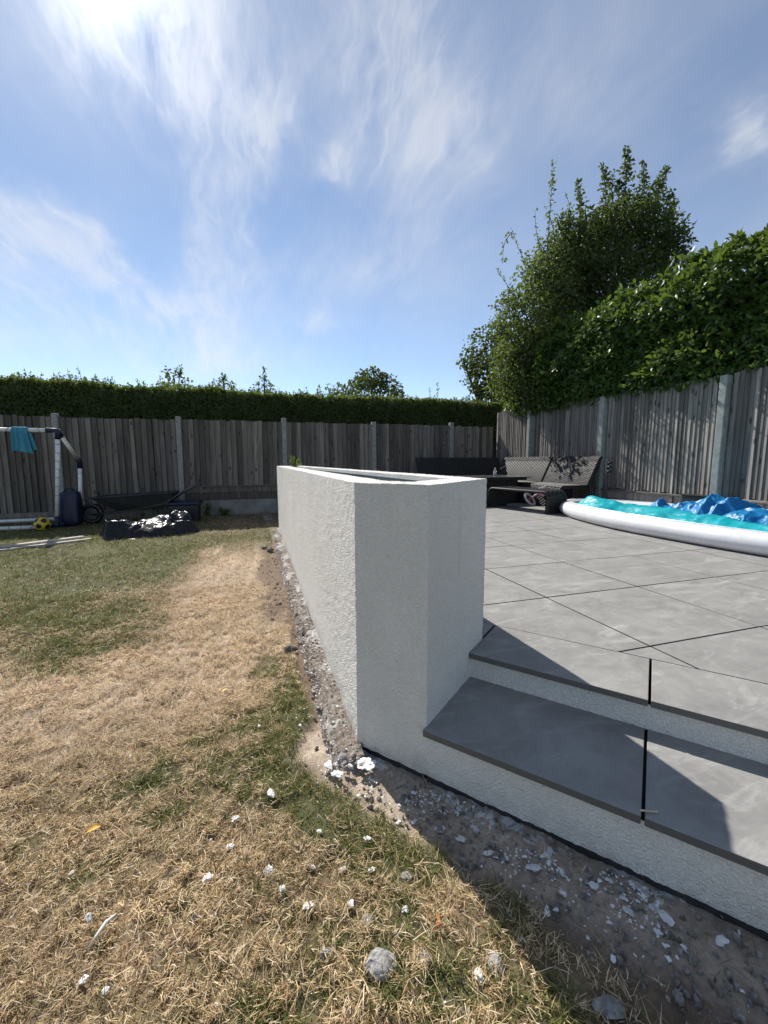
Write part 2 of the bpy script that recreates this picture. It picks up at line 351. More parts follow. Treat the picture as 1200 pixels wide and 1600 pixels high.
def vcol_material(name, rough=0.9, trans=0.0, bmp=0.0, bscale=90, fine=0.0):
    m, nt, b = newmat(name); c = N(nt, 'ShaderNodeAttribute', attribute_name='tone').outputs['Color']
    p = POS(nt)
    if fine:
        c = MIXC(nt, MAPR(nt, NOISE(nt, p, 70, 5, 0.7), 0.35, 0.7), MIXC(nt, fine, c, (0, 0, 0)), c)
        c = MIXC(nt, MAPR(nt, NOISE(nt, p, 210, 3, 0.6), 0.62, 0.8, 0, 0.5), c, (0.36, 0.30, 0.24))
    if fine:
        sp = N(nt, 'ShaderNodeAttribute', attribute_name='splash').outputs['Fac']
        k = MATH(nt, 'ADD', NOISE(nt, p, 34, 5, 0.65, 0.8), MATH(nt, 'MULTIPLY', sp, 0.16))
        c = MIXC(nt, MATH(nt, 'MULTIPLY', MAPR(nt, k, 0.66, 0.70), MAPR(nt, sp, 0.05, 0.3)), c, (0.66, 0.65, 0.63))
    L(nt, c, b.inputs['Base Color']); b.inputs['Roughness'].default_value = rough; b.inputs['Specular IOR Level'].default_value = 0.25
    if bmp: bump(nt, NOISE(nt, p, bscale, 5, 0.7), bmp, 0.012, b)
    if trans:
        tr = N(nt, 'ShaderNodeBsdfTranslucent'); L(nt, c, tr.inputs[0])
        mx = N(nt, 'ShaderNodeMixShader'); mx.inputs[0].default_value = trans
        L(nt, b.outputs[0], mx.inputs[1]); L(nt, tr.outputs[0], mx.inputs[2]); L(nt, mx.outputs[0], nt.nodes['Material Output'].inputs[0])
    return m
def sheet_material(name, c, rough, spec=0.5, trans=0.0, bs=26, bst=0.35):
    m, nt, b = newmat(name); p = POS(nt)
    L(nt, MIXC(nt, MAPR(nt, NOISE(nt, p, 6, 4), 0.3, 0.7), tuple(x * 0.8 for x in c), c), b.inputs['Base Color'])
    b.inputs['Roughness'].default_value = rough; b.inputs['Specular IOR Level'].default_value = spec
    h = NOISE(nt, p, bs, 3, 0.5, 1.5); bump(nt, h, bst, 0.012, b)
    if trans:
        tr = N(nt, 'ShaderNodeBsdfTranslucent'); tr.inputs[0].default_value = (*c, 1)
        mx = N(nt, 'ShaderNodeMixShader'); mx.inputs[0].default_value = trans
        L(nt, b.outputs[0], mx.inputs[1]); L(nt, tr.outputs[0], mx.inputs[2]); L(nt, mx.outputs[0], nt.nodes['Material Output'].inputs[0])
    return m

M_RENDER = render_material(); M_SLAB = slab_material()
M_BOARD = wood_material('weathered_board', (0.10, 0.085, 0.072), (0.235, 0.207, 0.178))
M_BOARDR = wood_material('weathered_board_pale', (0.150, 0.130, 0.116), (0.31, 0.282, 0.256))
M_POST = simple('concrete_post', (0.27, 0.265, 0.25), 0.9, 0.2, 18, 0.4)
M_POSTR = simple('grey_green_post', (0.27, 0.285, 0.265), 0.85, 0.18, 14, 0.35)
M_GRAVEL = simple('concrete_gravel_board', (0.23, 0.225, 0.21), 0.92, 0.3, 5, 0.5)
M_DARK = simple('bitumen_base', (0.035, 0.034, 0.033), 0.9, 0.3, 20)
M_BED = simple('bedding_mortar', (0.07, 0.068, 0.065), 0.95, 0.3, 20)
M_RATTAN = simple('black_rattan', (0.024, 0.022, 0.021), 0.6, 0.35, 40, spec=0.35)
M_BLACK = simple('black_plastic', (0.016, 0.016, 0.018), 0.35, 0.3, 14)
M_NAVY = simple('navy_plastic', (0.010, 0.014, 0.045), 0.5, 0.3, 20)
M_WHITEP = simple('white_pvc', (0.72, 0.72, 0.70), 0.35, 0.06, 9)
M_STEEL = simple('galvanised_steel', (0.33, 0.36, 0.36), 0.35, 0.2, 30, metal=0.7)
M_TEALP = simple('teal_grey_panel', (0.22, 0.30, 0.30), 0.4, 0.2, 12)
M_TEALD = simple('dark_teal_panel', (0.07, 0.105, 0.105), 0.45, 0.3, 12)
M_BARK = simple('bark', (0.075, 0.06, 0.045), 0.95, 0.4, 12, 0.8)

# ------------------------------------------------------------------ plan of the garden (metres)
ZP, ZT, ZTOP = 0.2694, 0.1698, 0.8984
S = Vector((0.638, -0.770)).normalized(); K = Vector((0.770, 0.638)).normalized()     # along / up the steps
C2 = Vector((0.460, 1.063)); N2 = C2 - S * 0.2609; R2 = C2 + K * 0.477
F2 = Vector((0.280, 5.90)); G2 = Vector((0.62, 5.90))
D_TREAD, NOSE, D_COP = 0.350, 0.0174, 0.3063
VB, UR = 8.0, 5.0                       # back fence plane y, right fence plane x
STEP_LEN = 3.1

# ------------------------------------------------------------------ ground masks
def dline(P, a, b):
    a = np.array(a); b = np.array(b); t = np.clip(((P - a) @ (b - a)) / ((b - a) @ (b - a)), 0, 1)
    return np.linalg.norm(P - (a + t[:, None] * (b - a)), axis=1)
def blob(P, c, r, ang=0.0):
    d = P - np.array(c); ca, sa = math.cos(ang), math.sin(ang)
    x = (d[:, 0] * ca + d[:, 1] * sa) / r[0]; y = (-d[:, 0] * sa + d[:, 1] * ca) / r[1]
    return np.exp(-(x * x + y * y))
def masks(P):
    """green, straw, bare weights for plan points"""
    n1 = fbm(P, 2.2, 4, 3) - 0.5; n2 = fbm(P, 7.0, 4, 9) - 0.5; n3 = fbm(P, 0.7, 3, 21) - 0.5
    w = P + np.c_[n1, n2] * 0.25
    far_ = sstep(P[:, 1], 2.0, 3.0); g = 0.43 + 0.07 * (1 - sstep(P[:, 1], 1.2, 1.7)) + 1.1 * (1 - far_) * (fbm(P, 19, 3, 47) - 0.5) + (1.5 - 0.7 * far_) * n1 + (1.5 - 0.5 * far_) * n2 + 0.5 * n3
    g += 0.62 * sstep(w[:, 1] + 0.5 * w[:, 0], 1.5, 2.4) * sstep(-w[:, 0] - 0.06 * w[:, 1], 0.30, 0.62)       # greener lawn down the left
    g += 0.5 * blob(w, (-1.2, 5.2), (2.2, 0.8))
    g -= 0.95 * blob(w, (-0.28, 2.1), (0.36, 0.95), -0.30)                                  # scorched strip
    g -= 0.8 * blob(w, (-0.28, 3.7), (0.34, 1.1), 0.05)
    g -= 0.55 * blob(w, (-0.85, 3.3), (0.30, 0.25)); g -= 0.6 * blob(w, (-0.72, 1.85), (0.35, 0.25)); g += 0.4 * blob(w, (-0.62, 2.3), (0.14, 0.14))
    g -= 0.45 * blob(w, (0.0, 4.9), (0.35, 0.35))
    g += 0.75 * blob(w, (0.10, 1.62), (0.10, 0.26), -0.2); g += 0.75 * blob(w, (0.14, 1.18), (0.15, 0.20), -0.5)
    g += 0.7 * blob(w, (0.28, 0.98), (0.16, 0.09), -0.85); g += 0.5 * blob(w, (-0.28, 1.36), (0.30, 0.06), 0.25)
    g += 0.35 * blob(w, (0.42, 0.74), (0.09, 0.05), -0.8); g += 0.5 * blob(w, (0.40, 0.50), (0.10, 0.09))
    g += 0.4 * blob(w, (0.13, 2.2), (0.08, 0.2)); g += 0.4 * blob(w, (0.02, 1.95), (0.10, 0.10)); g += 0.4 * blob(w, (0.15, 5.4), (0.12, 0.25))
    g -= 0.15 * blob(w, (-0.3, 0.8), (0.35, 0.3))
    bare = 1.15 * blob(w, (0.10, 3.3), (0.17, 0.75), 0.04) + 0.5 * blob(w, (0.0, 2.55), (0.14, 0.25)) + 0.9 * blob(w, (0.12, 4.35), (0.12, 0.5))
    bare += 0.8 * blob(w, (0.1, 6.9), (0.9, 0.8)) + 0.5 * sstep(n2, 0.10, 0.22) + 0.25 * blob(w, (-0.2, 1.9), (0.15, 0.12))
    ds = dline(P, tuple(C2 - S * 0.30), tuple(C2 + S * 3.5)) + n2 * 0.10
    bare += 1.6 * sstep(-ds, -0.235, -0.12)
    bare += 0.8 * sstep(-ds, -0.42, -0.2) * sstep(P[:, 0], 0.42, 0.62)
    dw = dline(P, tuple(N2), tuple(F2)) + n2 * 0.06
    bare += 1.5 * sstep(-dw, -0.15, -0.09)
    return np.clip(g, 0, 1), np.clip(bare, 0, 1.0), n1, n2

def build_ground():
    # one sheet: fine near the camera, stretching out to the horizon
    def axis(lo, hi, fine, a, b, far):
        xs = list(np.arange(lo, hi + 1e-6, fine)); s = fine; x = xs[-1]
        while x < b: s *= 1.35; x += s; xs.append(x)
        s = fine; x = lo; pre = []
        while x > a: s *= 1.35; x -= s; pre.append(x)
        return np.array(pre[::-1] + xs)
    xs = axis(-1.2, 1.3, 0.0125, -900, 900, 1); ys = axis(0.25, 3.0, 0.0125, -600, 1500, 1)
    X, Y = np.meshgrid(xs, ys); P = np.c_[X.ravel(), Y.ravel()]
    g, bare, n1, n2 = masks(P)
    near = np.exp(-((np.maximum(0, np.abs(P[:, 0]) - 4) + np.maximum(0, np.abs(P[:, 1] - 4) - 5)) * 0.8))
    z = ((fbm(P, 3.0, 4, 5) - 0.5) * 0.030 + (fbm(P, 22, 4, 6) - 0.5) * 0.018 + (vnoise(P, 95, 8) - 0.5) * 0.007 * bare) * near - 0.012 * sstep(bare, 0.4, 1.0) - 0.002
    soil = np.array([0.205, 0.145, 0.100]); soil2 = np.array([0.25, 0.205, 0.165]); straw = np.array([0.30, 0.215, 0.13]); thatch = np.array([0.115, 0.115, 0.050]); mort = np.array([0.58, 0.475, 0.37])
    lum = fbm(P, 30, 3, 44)[:, None]
    c = soil * (0.7 + 0.6 * lum)
    gb = (1 - sstep(bare, 0.45, 0.85))[:, None]
    pl = (sstep(0.40 - g, 0.0, 0.4) * sstep(P[:, 1], 1.3, 1.7))[:, None]; straw = straw * (1 - pl) + np.array([0.50, 0.385, 0.27]) * pl
    c = c * (1 - gb) + (straw * (1 - g[:, None]) + thatch * g[:, None]) * (0.55 + 0.7 * lum) * gb
    ds = dline(P, tuple(C2 - S * 0.30), tuple(C2 + S * 3.5)) + n2 * 0.08
    mm = sstep(-ds, -0.24, -0.12)[:, None] * 0.85
    c = c * (1 - mm) + mort * (0.75 + 0.5 * lum) * mm
    farm = (1 - near)[:, None]; c = c * (1 - farm) + np.array([0.10, 0.12, 0.05]) * farm
    spl = np.exp(-(np.maximum(0, dline(P, tuple(C2 - S * 0.30), tuple(C2 + S * 3.5)) - 0.02) / 0.075) ** 2) * sstep(fbm(P, 5, 3, 66), 0.35, 0.6)
    nx, ny = len(xs), len(ys); i = np.arange(nx * ny).reshape(ny, nx)
    f = np.stack([i[:-1, :-1], i[:-1, 1:], i[1:, 1:], i[1:, :-1]], -1).reshape(-1, 4)
    o = mesh_np('lawn', np.c_[P, z], f, 4, vcol_material('lawn_soil', 0.95, 0, 0.6, 120, 0.30), None, True, {'tone': ('FLOAT_COLOR', np.c_[c, np.ones(len(c))]), 'splash': ('FLOAT', spl)})
    tag(o, kind='structure')
build_ground()

def in_beds(P):
    """points under the planter, steps or patio"""
    a = P - np.array(tuple(C2)); along = a @ np.array(tuple(S)); up = a @ np.array(tuple(K))
    steps = (up > -0.008) & (along > -0.27)
    planter = (P[:, 0] > 0.265) & (P[:, 1] > 1.05) & (up > -0.008)
    return steps | planter

def build_grass():
    # blades of dry and living grass; sampled more densely close to the viewer's end of the lawn
    def strip(n, umin, umax, vmin, vmax):
        return np.c_[rng.uniform(umin, umax, n), rng.uniform(vmin, vmax, n)]
    Ps = [strip(430000, -1.2, 1.3, 0.25, 1.7), strip(230000, -2.0, 0.3, 1.7, 3.4), strip(170000, -4.2, 0.3, 3.4, 7.9), strip(80000, -3.4, -1.2, -0.6, 1.7), strip(50000, -4.2, -2.0, 1.7, 3.4), strip(40000, -1.2, 1.3, -0.6, 0.25)]
    scl = [0.85, 1.15, 2.0, 1.5, 1.6, 1.4]
    V = []; T = []; base = 0
    for P, s in zip(Ps, scl):
        g, bare, n1, n2 = masks(P)
        keep = (~in_beds(P)) & (rng.random(len(P)) > np.clip(bare * 1.12, 0, 0.985)) & ~((P[:, 0] > 0.155) & (P[:, 0] < 0.30) & (P[:, 1] > 1.15))
        keep &= rng.random(len(P)) < np.clip((fbm(P, 30, 3, 71) - 0.30) * 3.6, 0.12, 1.0)
        P = P[keep]; g = g[keep]; n = len(P)
        green = rng.random(n) < np.clip((g - 0.24) * 1.15 + (fbm(P, 48, 3, 97) - 0.5) * 1.3, 0.07, 0.90)
        ln = np.where(green, rng.uniform(0.010, 0.031, n), rng.lognormal(-3.95, 0.45, n)) * (0.75 + 0.25 * s)
        long = rng.random(n) < 0.02; ln = np.where(long, ln * 1.7, ln)
        lush = np.clip((fbm(P, 6, 3, 9) - 0.45) * 4, 0, 1) * green; ln = ln * (1 + 0.5 * lush)
        az = np.where(green, rng.uniform(0, 2 * np.pi, n), (fbm(P, 13, 2, 90) * 4 + fbm(P, 40, 2, 92) * 4) * np.pi + rng.normal(0, 0.75, n)); el = np.where(green, rng.uniform(0.35, 1.35, n), np.abs(rng.normal(0.20, 0.32, n)))
        wd = np.where(green, rng.uniform(0.0006, 0.0013, n), rng.uniform(0.00045, 0.0010, n)) * s
        d = np.c_[np.cos(az) * np.cos(el), np.sin(az) * np.cos(el), np.sin(el)]
        side = np.c_[-np.sin(az), np.cos(az), rng.normal(0, 0.3, n)]; side /= np.linalg.norm(side, axis=1)[:, None]
        z0 = np.where(green, -0.004, rng.uniform(-0.002, 0.012, n)) + (fbm(P, 3.0, 4, 5) - 0.5) * 0.030 + (fbm(P, 22, 4, 6) - 0.5) * 0.018
        p0 = np.c_[P, z0]
        p1 = p0 + d * (ln * 0.55)[:, None]
        bend = np.where(green, rng.uniform(0.1, 0.9, n), rng.normal(0.12, 0.22, n))
        az2 = az + np.where(green, rng.normal(0, 0.5, n), rng.normal(0, 0.22, n))
        el2 = el - bend; d2 = np.c_[np.cos(az2) * np.cos(el2), np.sin(az2) * np.cos(el2), np.sin(el2)]
        p2 = p1 + d2 * (ln * 0.45)[:, None]; p2[:, 2] = np.maximum(p2[:, 2], z0 + 0.001)
        w = side * wd[:, None]
        vv = np.stack([p0 - w, p0 + w, p1 + w * 0.85, p1 - w * 0.85, p2], 1).reshape(-1, 3)
        t = rng.random(n)[:, None]; pick = rng.random(n)[:, None]
        gc = np.array([0.085, 0.112, 0.026]) * (1 - t) + np.array([0.24, 0.25, 0.075]) * t
        gc = np.where(pick < 0.22, np.array([0.24, 0.225, 0.085]) * (0.7 + 0.5 * t), gc)
        stc = np.array([0.42, 0.285, 0.145]) * (1 - t) + np.array([0.86, 0.68, 0.42]) * t
        stc = np.where(pick < 0.34, np.array([0.22, 0.14, 0.066]) * (0.7 + 0.6 * t), stc); stc = np.where(pick > 0.90, np.array([0.86, 0.74, 0.56]), stc)
        stc = stc * (0.74 + 0.52 * fbm(P, 4.5, 3, 35))[:, None]; pale = sstep(0.40 - g, 0.0, 0.40)[:, None] * sstep(P[:, 1], 1.3, 1.7)[:, None]; stc = stc * (1 - pale) + (stc * 0.72 + np.array([0.25, 0.195, 0.145])) * pale
        c = np.where(green[:, None], gc, stc)
        V.append(vv); T.append(np.repeat(c, 5, axis=0))
    v = np.concatenate(V); c = np.concatenate(T); n = len(v) // 5
    b = np.arange(n)[:, None] * 5
    tri = np.concatenate([b + np.array([[0, 1, 2]]), b + np.array([[0, 2, 3]]), b + np.array([[3, 2, 4]])], 1).reshape(-1, 3)
    o = mesh_np('grass', v, tri, 3, vcol_material('grass_blades', 0.75, 0.30), None, False, {'tone': ('FLOAT_COLOR', np.c_[c, np.ones(len(c))])})
    tag(o, 'patchy lawn grass, part scorched to straw and part green', 'grass', kind='stuff')
build_grass()

# ------------------------------------------------------------------ rendered masonry: grids displaced by one shared 3-D noise, so edges stay closed
def render_disp(P):
    return np.c_[fbm(P, 85, 2, 31), fbm(P, 85, 2, 57), fbm(P, 85, 2, 83)] * 0.0045 - 0.00225 + (np.c_[fbm(P, 7, 2, 13), fbm(P, 7, 2, 15), fbm(P, 7, 2, 19)] - 0.5) * 0.0025
class GB:
    def __init__(s): s.v = []; s.f = []; s.n = 0
    def quad(s, a, b, c, d, res):
        a, b, c, d = [np.array(x, float) for x in (a, b, c, d)]
        nu = max(1, int(round(max(np.linalg.norm(b - a), np.linalg.norm(c - d)) / res))); nv = max(1, int(round(max(np.linalg.norm(d - a), np.linalg.norm(c - b)) / res)))
        u = np.linspace(0, 1, nu + 1)[None, :, None]; v = np.linspace(0, 1, nv + 1)[:, None, None]
        P = ((a * (1 - u) + b * u) * (1 - v) + (d * (1 - u) + c * u) * v).reshape(-1, 3)
        i = np.arange((nu + 1) * (nv + 1)).reshape(nv + 1, nu + 1) + s.n
        s.f.append(np.stack([i[:-1, :-1], i[:-1, 1:], i[1:, 1:], i[1:, :-1]], -1).reshape(-1, 4)); s.v.append(P); s.n += len(P)
    def build(s, name, mat, parent):
        v = np.concatenate(s.v); v = v + render_disp(v)
        o = mesh_np(name, v, np.concatenate(s.f), 4, mat, parent, True)
        bm = bmesh.new(); bm.from_mesh(o.data); bmesh.ops.remove_doubles(bm, verts=bm.verts, dist=1e-4)
        for e in bm.edges:
            if len(e.link_faces) == 2 and e.calc_face_angle(0) > 0.9: e.smooth = False
        bm.to_mesh(o.data); bm.free(); return o
def p3(p, z): return (p[0], p[1], z)
def inset(poly, t):
    out = []; n = len(poly)
    for i in range(n):
        a, b, c = Vector(poly[i - 1]), Vector(poly[i]), Vector(poly[(i + 1) % n])
        d1 = (b - a).normalized(); d2 = (c - b).normalized(); n1 = Vector((-d1.y, d1.x)); n2 = Vector((-d2.y, d2.x))
        m = (n1 + n2).normalized(); out.append(b + m * (t / max(0.3, m.dot(n1))))
    return out
PLAN = [N2, C2, R2, G2, F2]          # counter-clockwise
def build_planter():
    root = tag(empty('raised_planter', (0.5, 3.0, 0)), 'long white rendered raised planter wall with pointed end beside the patio steps', 'planter')
    inv = Matrix.Translation((-0.5, -3.0, 0))
    inn = inset(PLAN, 0.128); g = GB(); z0 = 0.012; n = len(PLAN)
    for i in range(n):
        a, b = PLAN[i], PLAN[(i + 1) % n]; ia, ib = inn[i], inn[(i + 1) % n]; res = 0.007 if i < 2 else (0.010 if i == 4 else 0.03)
        g.quad(p3(a, z0), p3(b, z0), p3(b, ZTOP), p3(a, ZTOP), res)
        g.quad(p3(a, ZTOP), p3(b, ZTOP), p3(ib, ZTOP), p3(ia, ZTOP), 0.010)
        g.quad(p3(ib, 0.35), p3(ia, 0.35), p3(ia, ZTOP), p3(ib, ZTOP), 0.02)
    o = g.build('rendered_wall', M_RENDER, root); o.matrix_local = inv
    pl = MB().prism([tuple(p) for p in inset(PLAN, 0.012)], -0.05, 0.03).build('base_course', M_DARK, root); pl.matrix_local = inv
    so = MB().prism([tuple(p) for p in inset(PLAN, 0.126)], 0.36, 0.42).build('soil_fill', simple('dark_soil', (0.05, 0.04, 0.03), 0.95, 0.4, 30, 0.8), root); so.matrix_local = inv
    # lining of the cavity: long folded sheets and a studded strip against the patio-side inner wall
    a, b = Vector(inn[2]), Vector(inn[3]); d = (b - a).normalized(); nn = Vector((-d.y, d.x)); ln = (b - a).length
    for k, (z, off, hz, mt) in enumerate([(0.862, 0.010, 0.018, M_TEALD), (0.822, 0.018, 0.020, M_STEEL), (0.782, 0.030, 0.018, M_TEALD), (0.745, 0.040, 0.018, M_TEALP), (0.68, 0.052, 0.045, M_TEALD), (0.54, 0.060, 0.09, M_TEALD)]):
        c = a + d * (ln * 0.505) + nn * off
        q = MB().box((c.x, c.y, z), (ln * 0.485, 0.005, hz), math.atan2(d.y, d.x)).build('liner_sheet', mt, root); q.matrix_local = inv
    for k, (i0, i1) in enumerate(((3, 4), (4, 0), (0, 1), (1, 2))):
        a3, b3 = Vector(inn[i0]), Vector(inn[i1]); d3 = (b3 - a3).normalized(); n3 = Vector((-d3.y, d3.x)); c = (a3 + b3) / 2 + n3 * 0.008
        q = MB().box((c.x, c.y, 0.63), ((b3 - a3).length / 2 - 0.01, 0.004, 0.235), math.atan2(d3.y, d3.x)).build('liner_sheet', M_TEALD, root); q.matrix_local = inv
    stud = MB().box((0, 0, 0), (0.004, 0.009, 0.017)).build('stud', M_STEEL, root)
    c0 = a + d * 0.10 + nn * 0.028
    stud.matrix_local = inv @ Matrix.Translation((c0.x, c0.y, 0.845)) @ Matrix.Rotation(math.atan2(d.y, d.x), 4, 'Z')
    for row, z in enumerate((0.845, 0.800)):
        for i in range(44):
            if row == 0 and i == 0: continue
            c = a + d * (0.10 + i * 0.020) + nn * (0.028 + row * 0.016)
            inst('stud', stud.data, root, inv @ Matrix.Translation((c.x, c.y, z)) @ Matrix.Rotation(math.atan2(d.y, d.x), 4, 'Z'))
    return root
build_planter()

def build_steps():
    root = tag(empty('garden_steps', (C2.x, C2.y, 0)), 'two garden steps with white rendered risers and dark grey paving treads', 'steps')
    inv = Matrix.Translation((-C2.x, -C2.y, 0)); TK = 0.021
    def q(al, up): return C2 + S * al + K * up
    def panel(name, up, z0, z1, al0):
        g = GB(); g.quad(p3(q(al0, up), z0), p3(q(1.3, up), z0), p3(q(1.3, up), z1), p3(q(al0, up), z1), 0.007)
        g.quad(p3(q(1.3, up), z0), p3(q(STEP_LEN, up), z0), p3(q(STEP_LEN, up), z1), p3(q(1.3, up), z1), 0.03)
        g.build(name, M_RENDER, root).matrix_local = inv
    panel('lower_riser', 0.0, 0.012, ZT - TK, 0.0); panel('upper_riser', D_TREAD, ZT - 0.004, ZP - TK, -0.004)
    b = MB().prism([tuple(q(0.0, 0.010)), tuple(q(STEP_LEN, 0.010)), tuple(q(STEP_LEN, D_TREAD)), tuple(q(0.0, D_TREAD))], -0.05, ZT - TK - 0.002)
    b.build('step_core', M_DARK, root).matrix_local = inv
    def slab(name, a0, a1, u0, u1, zt):
        m = MB().prism([tuple(q(a0, u0)), tuple(q(a1, u0)), tuple(q(a1, u1)), tuple(q(a0, u1))], zt - TK, zt)
        o = m.build(name, M_SLAB, root, bevel=0.0022); o.matrix_local = inv; return o
    j = 0.553
    x = -0.004
    for k in range(6):
        slab('tread_slab', x, j + k * 0.56 - 0.003, -NOSE, D_TREAD + 0.004, ZT); x = j + k * 0.56 + 0.004
    u0, u1 = D_TREAD - NOSE, D_TREAD - NOSE + D_COP
    # cut piece in the angle behind the planter corner, then full lengths
    MB().prism([tuple(q(-0.006, 0.486)), tuple(q(-0.006, u1 - 0.003)), tuple(q(-0.186, u1 - 0.003))], ZP - TK, ZP).build('nosing_slab', M_SLAB, root, bevel=0.0015).matrix_local = inv
    edges = [0.0, 0.556, 1.113, 1.67, 2.227, 2.784]
    for k in range(5):
        slab('nosing_slab', edges[k] + (0.004 if k else 0.002), edges[k + 1] - 0.003, u0, u1 - 0.003, ZP)
    return root
build_steps()

# ------------------------------------------------------------------ patio: every slab is its own piece
def clip(poly, a, b):
    """keep the part left of a->b"""
    a = Vector(a); b = Vector(b); nrm = Vector((-(b - a).y, (b - a).x)).normalized(); out = []
    for i in range(len(poly)):
        p, q = poly[i], poly[(i + 1) % len(poly)]; dp, dq = (p - a).dot(nrm), (q - a).dot(nrm)
        if dp >= 0: out.append(p)
        if (dp >= 0) != (dq >= 0): out.append(p + (q - p) * (dp / (dp - dq)))
    return out
def area(p): return 0.5 * sum(p[i].x * p[(i + 1) % len(p)].y - p[(i + 1) % len(p)].x * p[i].y for i in range(len(p)))
def build_patio():
    back = D_TREAD - NOSE + D_COP
    e0 = C2 + K * back; e1 = e0 + S * STEP_LEN
    right = Vector((UR - 0.03, 0))
    bounds = [(e0, e1), (Vector((0.835, 8)), Vector((0.835, 0))), (Vector((UR - 0.06, 0)), Vector((UR - 0.06, 8))), (Vector((9, VB - 0.16)), Vector((-9, VB - 0.16)))]
    big = [Vector((-2, -2.5)), Vector((9, -2.5)), Vector((9, 9)), Vector((-2, 9))]
    for a, b in bounds: big = clip(big, a, b)
    base = MB().prism([tuple(p) for p in big], -0.05, ZP - 0.022).build('patio', M_BED); tag(base, kind='structure')
    # filler behind the planter's tapering side
    MB().prism([(0.60, 5.9), (0.833, 1.40), (0.833, 5.9)], 0.0, ZP - 0.001).build('edging_strip', M_SLAB, base)
    ox, oy, sa, sb, hj = 1.394, 1.117, 0.600, 0.5857, 0.0038
    for i in range(-2, 8):
        for jx in range(-6, 13):
            p = [Vector((ox + i * sa + hj, oy + jx * sb + hj)), Vector((ox + (i + 1) * sa - hj, oy + jx * sb + hj)), Vector((ox + (i + 1) * sa - hj, oy + (jx + 1) * sb - hj)), Vector((ox + i * sa + hj, oy + (jx + 1) * sb - hj))]
            for a, b in bounds:
                p = clip(p, a, b)
                if len(p) < 3: break
            if len(p) < 3 or area(p) < 0.002 or p[0].y < -1.2: continue
            c = sum(p, Vector((0, 0))) / len(p)
            m = MB().prism([tuple(x - c) for x in p], -0.021, 0)
            o = m.build('paving_slab', M_SLAB, base, bevel=0.0015)
            o.location = (c.x, c.y, ZP + random.uniform(-0.0006, 0.0006)); o.rotation_euler = (random.gauss(0, 0.0007), random.gauss(0, 0.0007), 0)
build_patio()

# ------------------------------------------------------------------ crumbly concrete footing along the planter and at its corner
def build_footing():
    us = np.arange(-0.135, 0.02, 0.006); vs = np.arange(-0.13, 4.7, 0.0085)
    A, B = np.meshgrid(us, vs); Pw = np.c_[0.287 + A.ravel(), 1.264 + B.ravel()]
    edge = (fbm(Pw, 9, 4, 77) - 0.5) * 0.085 + (fbm(Pw, 40, 3, 79) - 0.5) * 0.03
    a = A.ravel(); d = a + 0.088 + edge                     # >0 inside
    v = B.ravel(); endf = sstep(v + edge * 0.8, -0.115, -0.06)
    h = sstep(d, -0.012, 0.02) * endf
    rough = (fbm(Pw, 70, 4, 88) - 0.4) * 0.022 + (vnoise(Pw, 130, 90) - 0.5) * 0.014
    pit = np.exp(-((Pw[:, 0] - 0.232) ** 2 + (Pw[:, 1] - 1.195) ** 2) / 0.012 ** 2) * 0.03
    z = -0.03 + h * (0.040 + 0.008 * fbm(Pw, 3, 2, 4)) + rough * h - pit
    n = fbm(Pw, 26, 4, 91); w = sstep(fbm(Pw, 14, 4, 93) + 0.25 * (fbm(Pw, 60, 2, 94) - 0.5), 0.50, 0.62)
    c = np.array([0.32, 0.27, 0.225])[None] * (0.55 + 0.9 * n[:, None]); c = c * (1 - w[:, None]) + np.array([0.68, 0.65, 0.62])[None] * (0.7 + 0.4 * n[:, None]) * w[:, None]
    ny, nx = A.shape; i = np.arange(nx * ny).reshape(ny, nx); f = np.stack([i[:-1, :-1], i[:-1, 1:], i[1:, 1:], i[1:, :-1]], -1).reshape(-1, 4)
    o = mesh_np('concrete_footing', np.c_[Pw, z], f, 4, vcol_material('crumbly_concrete', 0.95, 0, 0.8, 160, 0.35), None, True, {'tone': ('FLOAT_COLOR', np.c_[c, np.ones(len(c))])})
    tag(o, kind='structure')
build_footing()

def rock_mesh(name, r, seed, flat=0.6, sub=2, amp=0.35):
    bm = bmesh.new(); bmesh.ops.create_icosphere(bm, subdivisions=sub, radius=1.0)
    P = np.array([v.co[:] for v in bm.verts]); n = fbm(P + seed * 3.1, 1.1, 3, seed) - 0.5; n2 = fbm(P + seed, 4.5, 3, seed + 5) - 0.5
    n3 = np.abs(fbm(P + seed, 9, 3, seed + 9) - 0.5)
    P = P * (1 + amp * 2 * n + amp * 1.1 * n2 - amp * 1.2 * n3)[:, None]
    for c_ in np.random.default_rng(seed).normal(0, 1, (6, 3)):
        c_ = c_ / np.linalg.norm(c_); e_ = np.maximum(0, P @ c_ - 0.72); P = P - e_[:, None] * c_ * 0.85
    P[:, 2] *= flat; P[:, 0] *= 1.25
    for v, p in zip(bm.verts, P): v.co = p * r
    me = bpy.data.meshes.new(name); bm.to_mesh(me); bm.free(); return me
